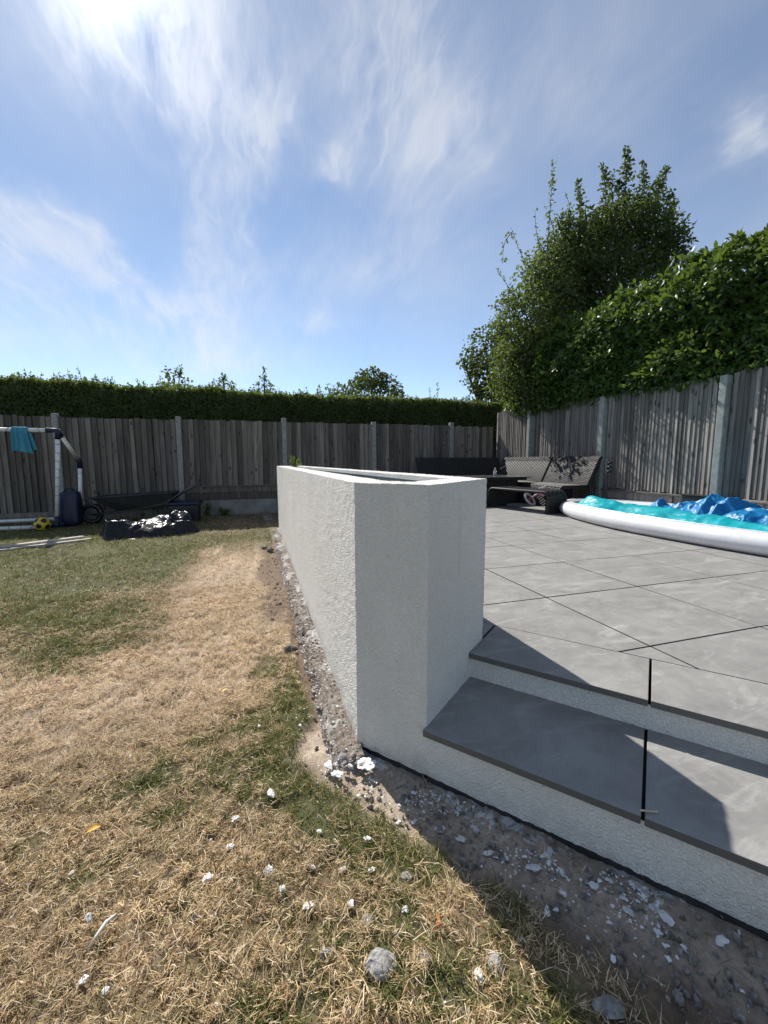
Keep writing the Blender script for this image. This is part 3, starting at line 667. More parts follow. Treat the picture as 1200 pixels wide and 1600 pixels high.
def flake_arrays(pos, rad, rng_, thick=0.25):
    """irregular plaster flakes: 7-gon chips with domed top"""
    V = []; F = []; b = 0
    for p, r in zip(pos, rad):
        k = 11; a0 = rng_.uniform(0, 6.28); el = rng_.uniform(0.45, 1.0); rot = rng_.uniform(0, 3.14); rr = r * rng_.uniform(0.45, 1.2, k)
        an = a0 + np.arange(k) * 2 * np.pi / k + rng_.normal(0, 0.12, k); x = rr * np.cos(an); y = rr * np.sin(an) * el
        X = x * np.cos(rot) - y * np.sin(rot); Y = x * np.sin(rot) + y * np.cos(rot); t = r * thick
        V += [(p[0] + X[i], p[1] + Y[i], p[2]) for i in range(k)] + [(p[0] + X[i] * 0.8, p[1] + Y[i] * 0.8, p[2] + t * rng_.uniform(0.6, 1.2)) for i in range(k)] + [(p[0], p[1], p[2] + t * rng_.uniform(0.8, 1.5))]
        for i in range(k):
            j = (i + 1) % k; F += [(b + i, b + j, b + k + j), (b + i, b + k + j, b + k + i), (b + k + i, b + k + j, b + 2 * k)]
        b += 2 * k + 1
    return np.array(V), np.array(F)
M_FLAKE = simple('dried_render', (0.72, 0.71, 0.69), 0.9, 0.14, 40, 0.5)
M_STONE = simple('grey_stone', (0.27, 0.26, 0.245), 0.9, 0.45, 60, 0.8, bscale=140)
M_CRUMB = simple('stone_crumb', (0.24, 0.215, 0.19), 0.92, 0.5, 35, 0.5)
def gz0(P): return (fbm(P, 3.0, 4, 5) - 0.5) * 0.030 + (fbm(P, 22, 4, 6) - 0.5) * 0.018
def build_debris():
    r2 = np.random.default_rng(5)
    # crumbs of render dropped along the steps and planter: uncountable
    n = 5200; al = r2.uniform(-0.3, 3.2, n); off = np.abs(r2.normal(0.0, 0.075, n)) + 0.012
    P = np.array([tuple(C2 + S * a - K * o) for a, o in zip(al, off)])
    cl = fbm(P, 7, 3, 66); P = P[cl > 0.47]
    P2 = np.c_[r2.uniform(-0.7, 0.55, 260), r2.uniform(0.5, 1.5, 260)]; c2 = fbm(P2, 5, 3, 67); P2 = P2[(c2 > 0.53) & ~in_beds(P2)]
    P3 = np.c_[r2.normal(0.20, 0.05, 260), r2.uniform(1.15, 4.6, 260)]; P3 = P3[P3[:, 0] < 0.27]
    Q = np.concatenate([P, P2, P3]); rad = np.clip(r2.lognormal(-6.1, 0.6, len(Q)), 0.001, 0.008)
    z = gz0(Q) - 0.006; z[len(P) + len(P2):] += 0.024; z[len(P):len(P) + len(P2)] += 0.012
    v, f = flake_arrays(np.c_[Q, z], rad, r2)
    tag(mesh_np('render_crumbs', v, f, 3, M_FLAKE), 'scatter of tiny white render crumbs on the soil by the steps', 'debris', kind='stuff')
    # small stones in the bare soil
    n = 2600; P = np.c_[r2.uniform(0.15, 1.5, n), r2.uniform(0.2, 1.1, n)]
    P = np.concatenate([P, np.c_[r2.normal(0.12, 0.09, 500), r2.uniform(1.3, 4.8, 500)], np.c_[r2.uniform(-0.6, 0.3, 260), r2.uniform(0.5, 1.4, 260)]])
    g, bare, _, _ = masks(P); P = P[(~in_beds(P)) & (r2.random(len(P)) < 0.12 + bare) & (P[:, 0] < 0.27 + 10 * (P[:, 1] < 1.1))]
    Q = np.c_[r2.uniform(0.185, 0.285, 5200), r2.uniform(1.16, 5.7, 5200)]; Q = Q[r2.random(len(Q)) < 0.25 + 0.75 * (Q[:, 1] < 3.0)]
    v, f = flake_arrays(np.c_[Q, 0.004 + 0.012 * r2.random(len(Q))], np.clip(r2.lognormal(-5.5, 0.45, len(Q)), 0.002, 0.012), r2, 0.8)
    mg, nt, bb = newmat('footing_grit'); nn = NOISE(nt, POS(nt), 55, 2, 0.5); cc = MIXC(nt, MAPR(nt, nn, 0.38, 0.5), (0.24, 0.19, 0.15), (0.50, 0.44, 0.385)); cc = MIXC(nt, MAPR(nt, nn, 0.53, 0.58), cc, (0.72, 0.70, 0.68)); L(nt, cc, bb.inputs['Base Color']); bb.inputs['Roughness'].default_value = 0.92
    tag(mesh_np('footing_grit', v, f, 3, mg), 'pinkish white grit and crumbs along the foot of the planter', 'gravel', kind='stuff')
    v, f = flake_arrays(np.c_[P, gz0(P) - 0.012], np.clip(r2.lognormal(-5.3, 0.5, len(P)), 0.002, 0.012), r2, 0.9)
    tag(mesh_np('gravel', v, f, 3, M_CRUMB), 'small loose stones in the bare soil by the steps', 'gravel', kind='stuff')
    # flakes large enough to pick out: (x, y, radius, stretch)
    on_soil = [(0.60, 0.735, .014, 2.2), (0.70, 0.655, .012, 1.4), (0.655, 0.70, .010, 1.8), (0.73, 0.585, .013, 1.3), (0.80, 0.555, .014, 1.5), (0.865, 0.49, .012, 1.8), (0.47, 0.855, .018, 1.2), (0.43, 0.90, .012, 1.4), (0.52, 0.80, .011, 1.7), (0.92, 0.43, .011, 1.5), (0.565, 0.64, .010, 1.4), (0.50, 0.655, .010, 1.6), (0.545, 0.565, .009, 1.5), (0.63, 0.53, .009, 1.3), (0.55, 0.775, .009, 2.0), (0.78, 0.50, .009, 1.6)]
    on_grass = [(0.005, 1.13, .016, 1.4), (-0.09, 1.08, .015, 1.2), (-0.145, 0.925, .013, 1.3), (0.02, 0.85, .011, 1.2), (-0.375, 0.905, .014, 1.4), (-0.01, 0.905, .014, 1.3), (0.07, 0.80, .012, 1.3), (0.16, 0.86, .010, 1.1), (0.225, 0.835, .012, 1.2), (-0.10, 1.0, .011, 1.6), (0.12, 0.97, .009, 1.3), (0.235, 0.92, .010, 1.4), (0.27, 0.73, .010, 1.2), (0.16, 0.775, .010, 1.1), (-0.345, 0.79, .010, 1.2), (0.36, 0.575, .013, 1.4), (-0.30, 0.76, .009, 1.3), (0.09, 0.88, .009, 1.5)]
    for k, (lst, lab, grp) in enumerate(((on_soil, 'white flake of dried render on the grey soil below the steps', 'render flakes on the soil'), (on_grass, 'white lump of dried render lying in the dry grass', 'render lumps in the grass'))):
        for x, y, r, st in lst:
            me = rock_mesh('render_flake', r * 0.72, int(r2.integers(100, 900)), 0.20 if k == 0 else 0.42, 3, 0.85); me.materials.append(M_FLAKE)
            o = inst('render_flake', me); o.scale = (st * 0.85, 1, 1); zz = gz0(np.array([[x, y]]))[0] + (-0.007 if k == 0 else 0.008)
            o.location = (x, y, zz); o.rotation_euler = (r2.normal(0, 0.15), r2.normal(0, 0.15), r2.uniform(0, 6.28)); tag(o, lab, 'render flake', grp)
    # crusts of white render on the footing's corner
    for i, (x, y, r, lab) in enumerate([(0.293, 1.165, .026, 'thick white crust of render at the foot of the planter corner'), (0.185, 1.195, .016, 'white render crust on the outer edge of the crumbling footing corner'), (0.205, 1.15, .014, 'small white render crust at the tip of the footing')]):
        me = rock_mesh('render_crust', r, 40 + i, 0.30, 4, 0.85); me.materials.append(M_FLAKE)
        o = inst('render_crust', me); o.location = (x, y, 0.012); o.rotation_euler = (0, 0, i * 1.1); tag(o, lab, 'render flake')
    stones = [(0.191, 0.655, .026, M_STONE, 'largest rough grey stone lying in the grass in front of the steps', 0.52, 1), (0.095, 0.70, .011, M_STONE, 'small grey stone left of the largest stone in the grass', .7, 2), (-0.163, 0.845, .009, simple('dark_pebble', (0.09, 0.09, 0.095), 0.7, 0.3, 60), 'dark smooth pebble alone in the straw-coloured grass', .7, 3), (0.30, 0.80, .011, M_STONE, 'grey stone between grass tufts beside the orange brick shard', .7, 4), (0.13, 2.07, .028, simple('dark_lump', (0.07, 0.065, 0.06), 0.9, 0.3, 40, .6), 'dark stone lump on bare soil beside the planter footing', .7, 5), (0.40, 0.585, .016, M_STONE, 'grey stone half buried at the edge of the soil strip', .6, 6), (0.56, 0.47, .020, M_STONE, 'flat angular stone in the soil near the bottom right corner', .4, 7), (0.275, 0.63, .012, M_STONE, 'small stone just right of the largest grey stone', .7, 8), (0.19, 0.735, .010, M_STONE, 'small stone just behind the largest grey stone', .7, 9), (-0.25, 0.69, .008, M_STONE, 'tiny grey stone at the bottom left of the dry grass', .7, 10)]
    for x, y, r, m, lab, fl, sd in stones:
        me = rock_mesh('stone', r, sd, fl, 4, 0.36); me.materials.append(m); o = inst('stone', me)
        o.location = (x, y, gz0(np.array([[x, y]]))[0] + r * 0.25); o.rotation_euler = (0.1, 0.05, -0.25 if sd == 1 else sd * 1.3); tag(o, lab, 'stone')
    me = rock_mesh('brick_shard', .011, 21, 0.6, 2, 0.5); me.materials.append(simple('orange_brick', (0.55, 0.20, 0.08), 0.9, 0.3, 50)); o = inst('brick_shard', me); o.location = (0.329, 0.685, 0.012); o.rotation_euler = (0.5, 0.3, 1.2); o.scale = (1.5, 0.8, 0.8)
    tag(o, 'orange brick shard in the grass near the soil strip', 'brick shard')
    for x, y, rz, lab, c, s in [(-0.435, 1.13, 0.2, 'yellow-orange fallen leaf on the dry grass', (0.62, 0.33, 0.05), .022), (-0.16, 1.72, 0.5, 'ochre fallen leaf on the scorched strip of lawn', (0.55, 0.33, 0.10), .022)]:
        v = []; f = []
        for i in range(7):
            t = i / 6; w = math.sin(math.pi * min(1, t * 1.02)) ** 0.8 * 0.34 + 0.01
            v += [((t - .5) * 2 * s, -w * s, .006 * math.sin(t * 3)), ((t - .5) * 2 * s, 0, -.003 + .006 * math.sin(t * 3)), ((t - .5) * 2 * s, w * s, .007 * math.sin(t * 3))]
        for i in range(6):
            for q in (0, 1): f.append((3 * i + q, 3 * i + 3 + q, 3 * i + 4 + q, 3 * i + 1 + q))
        o = MB().add(v, f).build('fallen_leaf', simple('leaf_' + lab[:5], c, 0.6, 0.2, 80), smooth=True); o.location = (x, y, 0.03); o.rotation_euler = (0.15, -0.1, rz); tag(o, lab, 'leaf')
    pts = [(-0.352, 0.838, .020), (-0.34, 0.855, .026), (-0.332, 0.875, .026), (-0.318, 0.892, .022)]
    tag(MB().tube(pts, [.002, .004, .004, .001], 6).build('wood_splinter', simple('pale_splinter', (0.62, 0.58, 0.50), 0.8, 0.15, 90), smooth=True), 'pale wood splinter lying on the dry grass at bottom left', 'splinter')
    a = C2 + S * 0.553 - K * 0.004
    tag(MB().tube([(a.x - .004, a.y + .004, ZT + .004), (a.x + .02, a.y - .008, ZT + .005), (a.x + .032, a.y - .010, ZT + .003)], .0022, 6).build('straw_stalk', simple('pale_straw', (0.5, 0.42, 0.3), 0.8, 0.15, 90), smooth=True), 'tiny pale twig on the lower tread beside its joint', 'twig')
build_debris()

# ------------------------------------------------------------------ helpers for things built in world coordinates under a root
def part(mb, name, mat, root, **kw):
    o = mb.build(name, mat, root, **kw); o.matrix_local = Matrix.Translation(-Vector(root.location)); return o
def setp(o, root): o.matrix_local = Matrix.Translation(-Vector(root.location)); return o

# ------------------------------------------------------------------ fences
def wedge_board(name, w, thick, thin, mat):
    """unit-height feather-edge board, thick edge at x = 0, face towards -y, slightly worn top"""
    m = MB().add([(0, -thick, 0), (w, -thin, 0), (w, 0, 0), (0, 0, 0), (0, -thick, 1), (w, -thin, 1.0), (w, 0, 1), (0, 0, 1)],
                 [(0, 3, 2, 1), (4, 5, 6, 7), (0, 1, 5, 4), (1, 2, 6, 5), (2, 3, 7, 6), (3, 0, 4, 7)])
    me = bpy.data.meshes.new(name); me.from_pydata(m.v, [], m.f); me.materials.append(mat); return me
def build_back_fence():
    root = tag(empty('timber_fence', (0, VB, 0)), 'shaded grey feather-edge board fence running across the back of the garden', 'fence')
    posts = [-6.6, -4.82, -3.04, -1.255, 0.53, 2.27, 3.96]
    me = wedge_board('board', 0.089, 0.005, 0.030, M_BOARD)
    inv = Matrix.Translation((0, -VB, 0))
    xs = posts + [5.0]
    for k in range(len(xs) - 1):
        x0, x1 = xs[k] + 0.045, xs[k + 1] - 0.045; low = 0.16 if k < 3 else 0.53
        n = int(round((x1 - x0) / 0.089)); w = (x1 - x0) / n; lean = random.gauss(0, 0.006)
        for i in range(n):
            top = 1.683 + random.gauss(0, 0.006) + (0.004 if k % 2 else -0.006); b0 = low + random.gauss(0, 0.004)
            M = Matrix.Translation((x0 + i * w, random.gauss(0, 0.0018), b0)) @ Matrix.Rotation(random.gauss(0, 0.0035) + lean, 4, 'Y') @ Matrix.Diagonal((w / 0.089, random.uniform(0.85, 1.15), top - b0, 1))
            inst('board', me, root, M)
        for z in (0.45, 1.45): part(MB().box(((x0 + x1) / 2, VB + 0.035, z), ((x1 - x0) / 2, 0.028, 0.035)), 'rail', M_BOARD, root)
        xm, hw = (x0 + x1) / 2, (x1 - x0) / 2
        if k < 3:
            part(MB().box((xm, VB - 0.004, 0.075), (hw, 0.014, 0.083)), 'gravel_board', M_BOARD, root, bevel=0.003)
        else:
            part(MB().box((xm, VB - 0.022, 0.522), (hw, 0.030, 0.011)), 'capping', M_BOARD, root, bevel=0.002)
            part(MB().box((xm, VB - 0.010, 0.457), (hw, 0.012, 0.050)), 'gravel_board', M_BOARD, root, bevel=0.003)
            part(MB().box((xm, VB - 0.014, 0.335), (hw, 0.012, 0.067)), 'gravel_board', M_BOARD, root, bevel=0.003)
            part(MB().box((xm + 0.05, VB - 0.036, 0.40), (0.018, 0.012, 0.100)), 'batten', M_BOARD, root, bevel=0.002)
            part(MB().box((xm, VB - 0.012, 0.13), (hw, 0.022, 0.137)), 'concrete_board', M_GRAVEL, root, bevel=0.004)
    for x in posts:
        o = part(MB().box((0, 0, 0.865), (0.042, 0.048, 0.865)), 'post', M_POST, root, bevel=0.008)
        o.matrix_local = Matrix.Translation((x, -0.012, 0)) @ Matrix.Rotation(random.gauss(0, 0.004), 4, 'Y') @ Matrix.Diagonal((1, 1, random.uniform(0.99, 1.015), 1))
def build_right_fence():
    root = tag(empty('timber_fence', (UR, 4, 0)), 'grey board fence with pale posts along the right side, under the laurel hedge', 'fence')
    posts = [-0.05, 1.64, 3.34, 5.0, 6.74]; ys = posts + [7.96]; tops = [1.90, 1.90, 1.895, 1.905, 1.97]
    me = wedge_board('board', 0.060, 0.005, 0.021, M_BOARDR)
    base = Matrix.Rotation(-math.pi / 2, 4, 'Z')      # local x -> -y : boards face -x
    for k in range(len(ys) - 1):
        y0, y1 = ys[k] + 0.05, ys[k + 1] - 0.05; n = int(round((y1 - y0) / 0.0535)); w = (y1 - y0) / n
        for i in range(n):
            t = tops[k] + random.gauss(0, 0.006); b0 = 0.545 + random.gauss(0, 0.006)
            M = Matrix.Translation((random.gauss(0, 0.002), y1 - i * w - 4, b0)) @ base @ Matrix.Rotation(random.gauss(0, 0.003), 4, 'Y') @ Matrix.Diagonal((w / 0.0535, random.uniform(0.8, 1.15), t - b0, 1))
            inst('board', me, root, M)
        ym, hw = (y0 + y1) / 2, (y1 - y0) / 2
        for z in (0.75, 1.65): part(MB().box((UR + 0.035, ym, z), (0.028, hw, 0.035)), 'rail', M_BOARDR, root)
        part(MB().box((UR - 0.022, ym, 0.528), (0.036, hw, 0.011)), 'capping', M_BOARDR, root, bevel=0.002)
        part(MB().box((UR - 0.008, ym, 0.463), (0.014, hw, 0.052)), 'gravel_board', M_BOARDR, root, bevel=0.003)
        part(MB().box((UR - 0.012, ym, 0.33), (0.014, hw, 0.076)), 'gravel_board', M_BOARDR, root, bevel=0.003)
        for yy in (0.3, 0.75): part(MB().box((UR - 0.036, y0 + yy * (y1 - y0), 0.395), (0.012, 0.02, 0.12)), 'batten', M_BOARDR, root, bevel=0.002)
    for y in posts:
        o = part(MB().box((0, 0, 0.95), (0.05, 0.040, 0.95)), 'post', M_POSTR, root, bevel=0.008)
        o.matrix_local = Matrix.Translation((-0.028, y - 4, 0)) @ Matrix.Rotation(random.gauss(0, 0.004), 4, 'X') @ Matrix.Diagonal((1, 1, random.uniform(0.985, 1.0), 1))
build_back_fence(); build_right_fence()

# ------------------------------------------------------------------ foliage
def unit(a): return a / np.maximum(1e-9, np.linalg.norm(a, axis=1))[:, None]
def leaf_frames(n, nrm, r, out=0.5, droop=0.15, face=0.8):
    a = unit(r.normal(0, 1, (n, 3)) + nrm * out - np.array([0, 0, droop]))
    m = nrm * face + np.array([0, 0, 0.45]) + r.normal(0, 0.55, (n, 3)); m = unit(m - a * np.sum(a * m, 1)[:, None])
    return a, np.cross(m, a), m
def rhomb(pos, a, s, m, ln, wd):
    fold = m * (wd * 0.35)[:, None]; l = a * ln[:, None]; w = s * wd[:, None]
    v = np.stack([pos, pos + l * 0.45 + w + fold, pos + l - fold * 0.8, pos + l * 0.45 - w + fold], 1).reshape(-1, 3)
    b = np.arange(len(pos))[:, None] * 4
    f = np.concatenate([b + np.array([[0, 1, 2]]), b + np.array([[0, 2, 3]])], 1).reshape(-1, 3)
    return v, f, 4
LEAF8 = np.array([(0, 0, 0), (0.28, 0.85, 0.16), (0.30, 0, -0.02), (0.28, -0.85, 0.16), (0.66, 0.90, 0.06), (0.68, 0, -0.12), (0.66, -0.90, 0.06), (1.0, 0, -0.42)])
LEAF8F = [(0, 2, 1), (0, 3, 2), (1, 2, 4), (2, 5, 4), (2, 3, 6), (2, 6, 5), (4, 5, 7), (5, 6, 7)]
def leaf8(pos, a, s, m, ln, wd):
    v = pos[:, None, :] + a[:, None, :] * (LEAF8[None, :, 0:1] * ln[:, None, None]) + s[:, None, :] * (LEAF8[None, :, 1:2] * wd[:, None, None]) + m[:, None, :] * (LEAF8[None, :, 2:3] * wd[:, None, None])
    b = np.arange(len(pos))[:, None] * 8
    f = (b[:, :, None] + np.array(LEAF8F)[None]).reshape(-1, 3)
    return v.reshape(-1, 3), f, 8
def leaf_object(name, pos, nrm, ln0, ratio, mat, parent, r, fn=rhomb, out=0.5, droop=0.15, tint=None, lnvar=0.35, smooth=False, face=0.8):
    n = len(pos); a, s, m = leaf_frames(n, nrm, r, out, droop, face)
    ln = ln0 * r.uniform(1 - lnvar, 1 + lnvar, n); wd = ln * ratio * r.uniform(0.8, 1.2, n)
    v, f, k = fn(pos, a, s, m, ln, wd)
    t = r.random(n) if tint is None else tint
    o = mesh_np(name, v, f, 3, mat, parent, smooth, {'tint': ('FLOAT', np.repeat(t, k))}); o['kind'] = 'stuff'
    return o
def shoot(p0, p1, r, n=26, spread=0.10, sway=0.06):
    """leaf positions and twig path for one upright leafy shoot"""
    p0, p1 = np.array(p0), np.array(p1); t = np.sort(r.random(n)); L_ = np.linalg.norm(p1 - p0)
    bend = r.normal(0, sway, 3) * L_
    path = lambda t: p0 + (p1 - p0) * t[:, None] + bend * (np.sin(np.pi * t))[:, None]
    pos = path(t); d = unit(r.normal(0, 1, (n, 3)) + np.array([0, 0, 0.5]))
    pos = pos + d * (spread * (1 - 0.75 * t) * r.random(n))[:, None]
    return pos, d, [tuple(x) for x in path(np.linspace(0, 1, 6))]
M_HEDGE = leaf_material('hedge_leaf', (0.044, 0.068, 0.020), (0.110, 0.145, 0.038), 0.6, 0.30, True, (0.22, 0.22, 0.055))  # yellow-green end of the range also stands for the sunlit hedge top
M_LAUREL = leaf_material('laurel_leaf', (0.030, 0.066, 0.015), (0.075, 0.130, 0.025), 0.42, 0.28, True, (0.15, 0.22, 0.035), 0.4)
M_LAUREL1 = leaf_material('laurel_leaf_single', (0.030, 0.066, 0.015), (0.075, 0.130, 0.025), 0.42, 0.28, False, (0.15, 0.22, 0.035), 0.4)
M_TREEDARK = leaf_material('dark_tree_leaf', (0.016, 0.028, 0.008), (0.060, 0.088, 0.022), 0.55, 0.26, True)
M_TREELITE = leaf_material('light_tree_leaf', (0.036, 0.054, 0.016), (0.125, 0.150, 0.048), 0.62, 0.35, True)
M_OAK = leaf_material('oak_leaf', (0.016, 0.028, 0.010), (0.042, 0.060, 0.020), 0.65, 0.25, True)
M_FARLEAF = leaf_material('far_tree_leaf', (0.030, 0.042, 0.016), (0.070, 0.085, 0.030), 0.5, 0.3, True)
M_CORE = simple('dark_hedge_core', (0.020, 0.020, 0.012), 0.95, 0.4, 16, 0.8)  # dark fill for the solid blocks added inside the hedges
M_TWIG = simple('green_twig', (0.08, 0.075, 0.04), 0.9, 0.3, 20)

def build_back_hedge():
    r = np.random.default_rng(21)
    root = tag(empty('clipped_hedge', (0, 9.5, 0)), 'long clipped dark green hedge rising behind the back fence', 'hedge')
    def prof(x): return 2.335 + (fbm(np.c_[x, x * 0], 1.3, 3, 5) - 0.5) * 0.10 + 0.010 * (2 - x) * (x < 2)
    n = 105000; x = r.uniform(-7.8, 6.9, n); q = r.random(n); top = prof(x)
    fx = np.empty(n); fz = np.empty(n); nrm = np.zeros((n, 3))
    isf = q < 0.60
    z = 1.5 + (top - 1.5) * r.random(n)
    lump = (fbm(np.c_[x, z, z * 0], 3.2, 3, 40) - 0.5) * 0.22
    y = np.where(isf, 9.05 + lump + np.abs(r.normal(0, 0.05, n)) + 0.10 * sstep(z, 2.2, 2.38), r.uniform(9.1, 9.9, n))
    zz = np.where(isf, z, top + 0.02 + (fbm(np.c_[x, y, y * 0], 4, 3, 8) - 0.5) * 0.10 - np.abs(r.normal(0, 0.03, n)))
    nrm[isf] = (0, -1, 0.15); nrm[~isf] = (0, -0.1, 1)
    tint = np.clip(r.random(n) * 0.8 + np.where(isf, 0, 0.35) * r.random(n) + 0.25 * (zz > 2.28) * r.random(n), 0, 1)  # sunlit top fringe put into the tint: brighter leaves higher up
    tint = np.where((zz < 2.24), np.minimum(tint, 0.84), tint)
    setp(leaf_object('foliage', np.c_[x, y, zz], nrm, 0.040, 0.36, M_HEDGE, root, r, tint=tint), root)
    # ragged growth along the top and stray shoots
    P = []; D = []; tw = MB()
    for i in range(1500):
        xx = r.uniform(-7.6, 6.5); yy = r.uniform(9.1, 9.7); h = np.clip(r.lognormal(-2.5, 0.45), 0.03, 0.22); b = prof(np.array([xx]))[0] - 0.02
        pos, d, path = shoot((xx, yy, b), (xx + r.normal(0, 0.04), yy, b + h), r, int(8 + 60 * h), 0.05); P.append(pos); D.append(d)
        if h > 0.1: tw.tube(path, 0.003, 4)
    for px, py in ((38, 572), (48, 578), (106, 574), (122, 571), (60, 585), (176, 588), (92, 580), (20, 585), (500, 602), (683, 598), (672, 606), (760, 606), (250, 585), (215, 590)):
        dd = cam_dir(px, py); e = Vector((0, 0, EYE)) + dd * (9.35 / dd.y); b = (e.x + r.normal(0, 0.05), e.y, 2.3)
        pos, d, path = shoot(b, tuple(e), r, 24, 0.07); P.append(pos); D.append(d); tw.tube(path, 0.0035, 4)
    P = np.concatenate(P); D = np.concatenate(D)
    setp(leaf_object('top_shoots', P, D, 0.040, 0.36, M_HEDGE, root, r, tint=np.clip(r.random(len(P)) * 0.7 + 0.3, 0, 1)), root)
    part(tw, 'twigs', M_TWIG, root)['kind'] = 'stuff'
    core = MB().prism([(-7.8, 0), (6.9, 0), (6.9, 2.27), (2, 2.29), (-7.8, 2.39)], 9.22, 9.9).build('opaque_core', M_CORE, root)  # solid dark block added so no sky shows through the leaves
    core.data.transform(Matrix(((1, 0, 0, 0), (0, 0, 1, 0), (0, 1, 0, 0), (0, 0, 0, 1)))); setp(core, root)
build_back_hedge()

def build_laurel():
    r = np.random.default_rng(33)
    root = tag(empty('laurel_hedge', (5.6, 4.0, 0)), 'tall glossy large-leaved laurel hedge overhanging the right fence', 'hedge')
    def top(y): return 3.28 + (fbm(np.c_[y, y * 0 + 2], 1.1, 3, 7) - 0.5) * 0.22
    n = 36000; y = r.uniform(-0.6, 7.75, n); q = r.random(n); T = top(y); isf = q < 0.66; t = r.random(n)
    z = 1.84 + (T - 1.84) * t
    lump = (fbm(np.c_[y, z, z * 0], 1.6, 3, 12) - 0.5) * 0.46 + (fbm(np.c_[y, z, z * 0], 5, 2, 14) - 0.5) * 0.16
    endr = sstep(y, 7.1, 7.75)
    lump = lump * (0.35 + 0.65 * sstep(z, 1.9, 2.5))
    x = np.where(isf, 4.90 + lump + 0.06 * (1 - sstep(z, 1.8, 2.1)) + 0.28 * sstep(z, T - 0.45, T) ** 2 + np.abs(r.normal(0, 0.07, n)) + endr * 0.15, r.uniform(5.0, 6.3, n))
    zz = np.where(isf, z, T - 0.02 + (fbm(np.c_[x, y, y * 0], 2.6, 3, 18) - 0.5) * 0.25 - np.abs(r.normal(0, 0.07, n))) - endr * 0.9 * (z - 1.84) * 0.6
    nrm = np.zeros((n, 3)); nrm[isf] = (-1, -0.15, 0.25); nrm[~isf] = (-0.25, 0, 1)
    pos = np.c_[x, y, zz]
    a, s, m = leaf_frames(n, nrm, r, 0.55, 0.10, 0.55); ln = r.uniform(0.070, 0.118, n); wd = ln * r.uniform(0.17, 0.23, n)
    hi = sstep(zz, 2.9, 3.25); tint = np.clip(r.random(n) * 0.75 + 0.9 * (fbm(pos, 2.6, 3, 71) - 0.45) + 0.25 * hi * r.random(n), 0, 1)
    # the leaves that show largest: in view, on the outside, nearest
    fw = x * math.sin(TH) + y * math.cos(TH); rt = x * math.cos(TH) - y * math.sin(TH)
    vis = isf & (rt / fw < 0.92) & (fw > 1) & (zz > 1.9); score = np.where(vis, ln / fw * np.abs(np.sum(m * unit(pos - np.array([0, 0, EYE])), 1)) * np.clip(1.2 - np.abs(r.normal(0, .01, n)) - (x - (4.90 + lump)) * 6, 0, 1.2), 0)
    pick = np.argsort(-score)[:300]; rest = np.setdiff1d(np.arange(n), pick)
    v, f, k = leaf8(pos[rest], a[rest], s[rest], m[rest], ln[rest], wd[rest])
    o = mesh_np('foliage', v, f, 3, M_LAUREL, root, True, {'tint': ('FLOAT', np.repeat(tint[rest], k))}); o['kind'] = 'stuff'; setp(o, root)
    lm = bpy.data.meshes.new('leaf'); lm.from_pydata([(p[0], p[1] * 0.2, p[2] * 0.2) for p in LEAF8.tolist()], [], LEAF8F); lm.polygons.foreach_set('use_smooth', [True] * 8); lm.materials.append(M_LAUREL1)
    for i in pick:
        A, Sx, Mm = a[i] * ln[i], s[i] * wd[i] / 0.2, m[i] * wd[i] / 0.2
        M = Matrix(((A[0], Sx[0], Mm[0], pos[i][0] - 5.6), (A[1], Sx[1], Mm[1], pos[i][1] - 4.0), (A[2], Sx[2], Mm[2], pos[i][2]), (0, 0, 0, 1)))
        inst('leaf', lm, root, M)
    # young shoots standing out of the top
    P = []; D = []
    for i in range(150):
        yy = r.uniform(0, 7.2); b = top(np.array([yy]))[0] - 0.05; xx = r.uniform(5.0, 5.9)
        p, d, _ = shoot((xx, yy, b), (xx + r.normal(0, 0.05), yy + r.normal(0, 0.05), b + r.uniform(0.08, 0.26)), r, 9, 0.03); P.append(p); D.append(d)
    P = np.concatenate(P); D = np.concatenate(D)
    setp(leaf_object('young_shoots', P, D, 0.10, 0.20, M_LAUREL, root, r, leaf8, tint=np.clip(0.55 + 0.45 * r.random(len(P)), 0, 1), smooth=True), root)
    g = []
    part(MB().prism([(5.22, -0.5), (6.2, -0.5), (6.2, 7.3), (5.22, 7.3)], 0.0, 2.95), 'opaque_core', M_CORE, root)  # dark box added inside to make the hedge opaque
build_laurel()

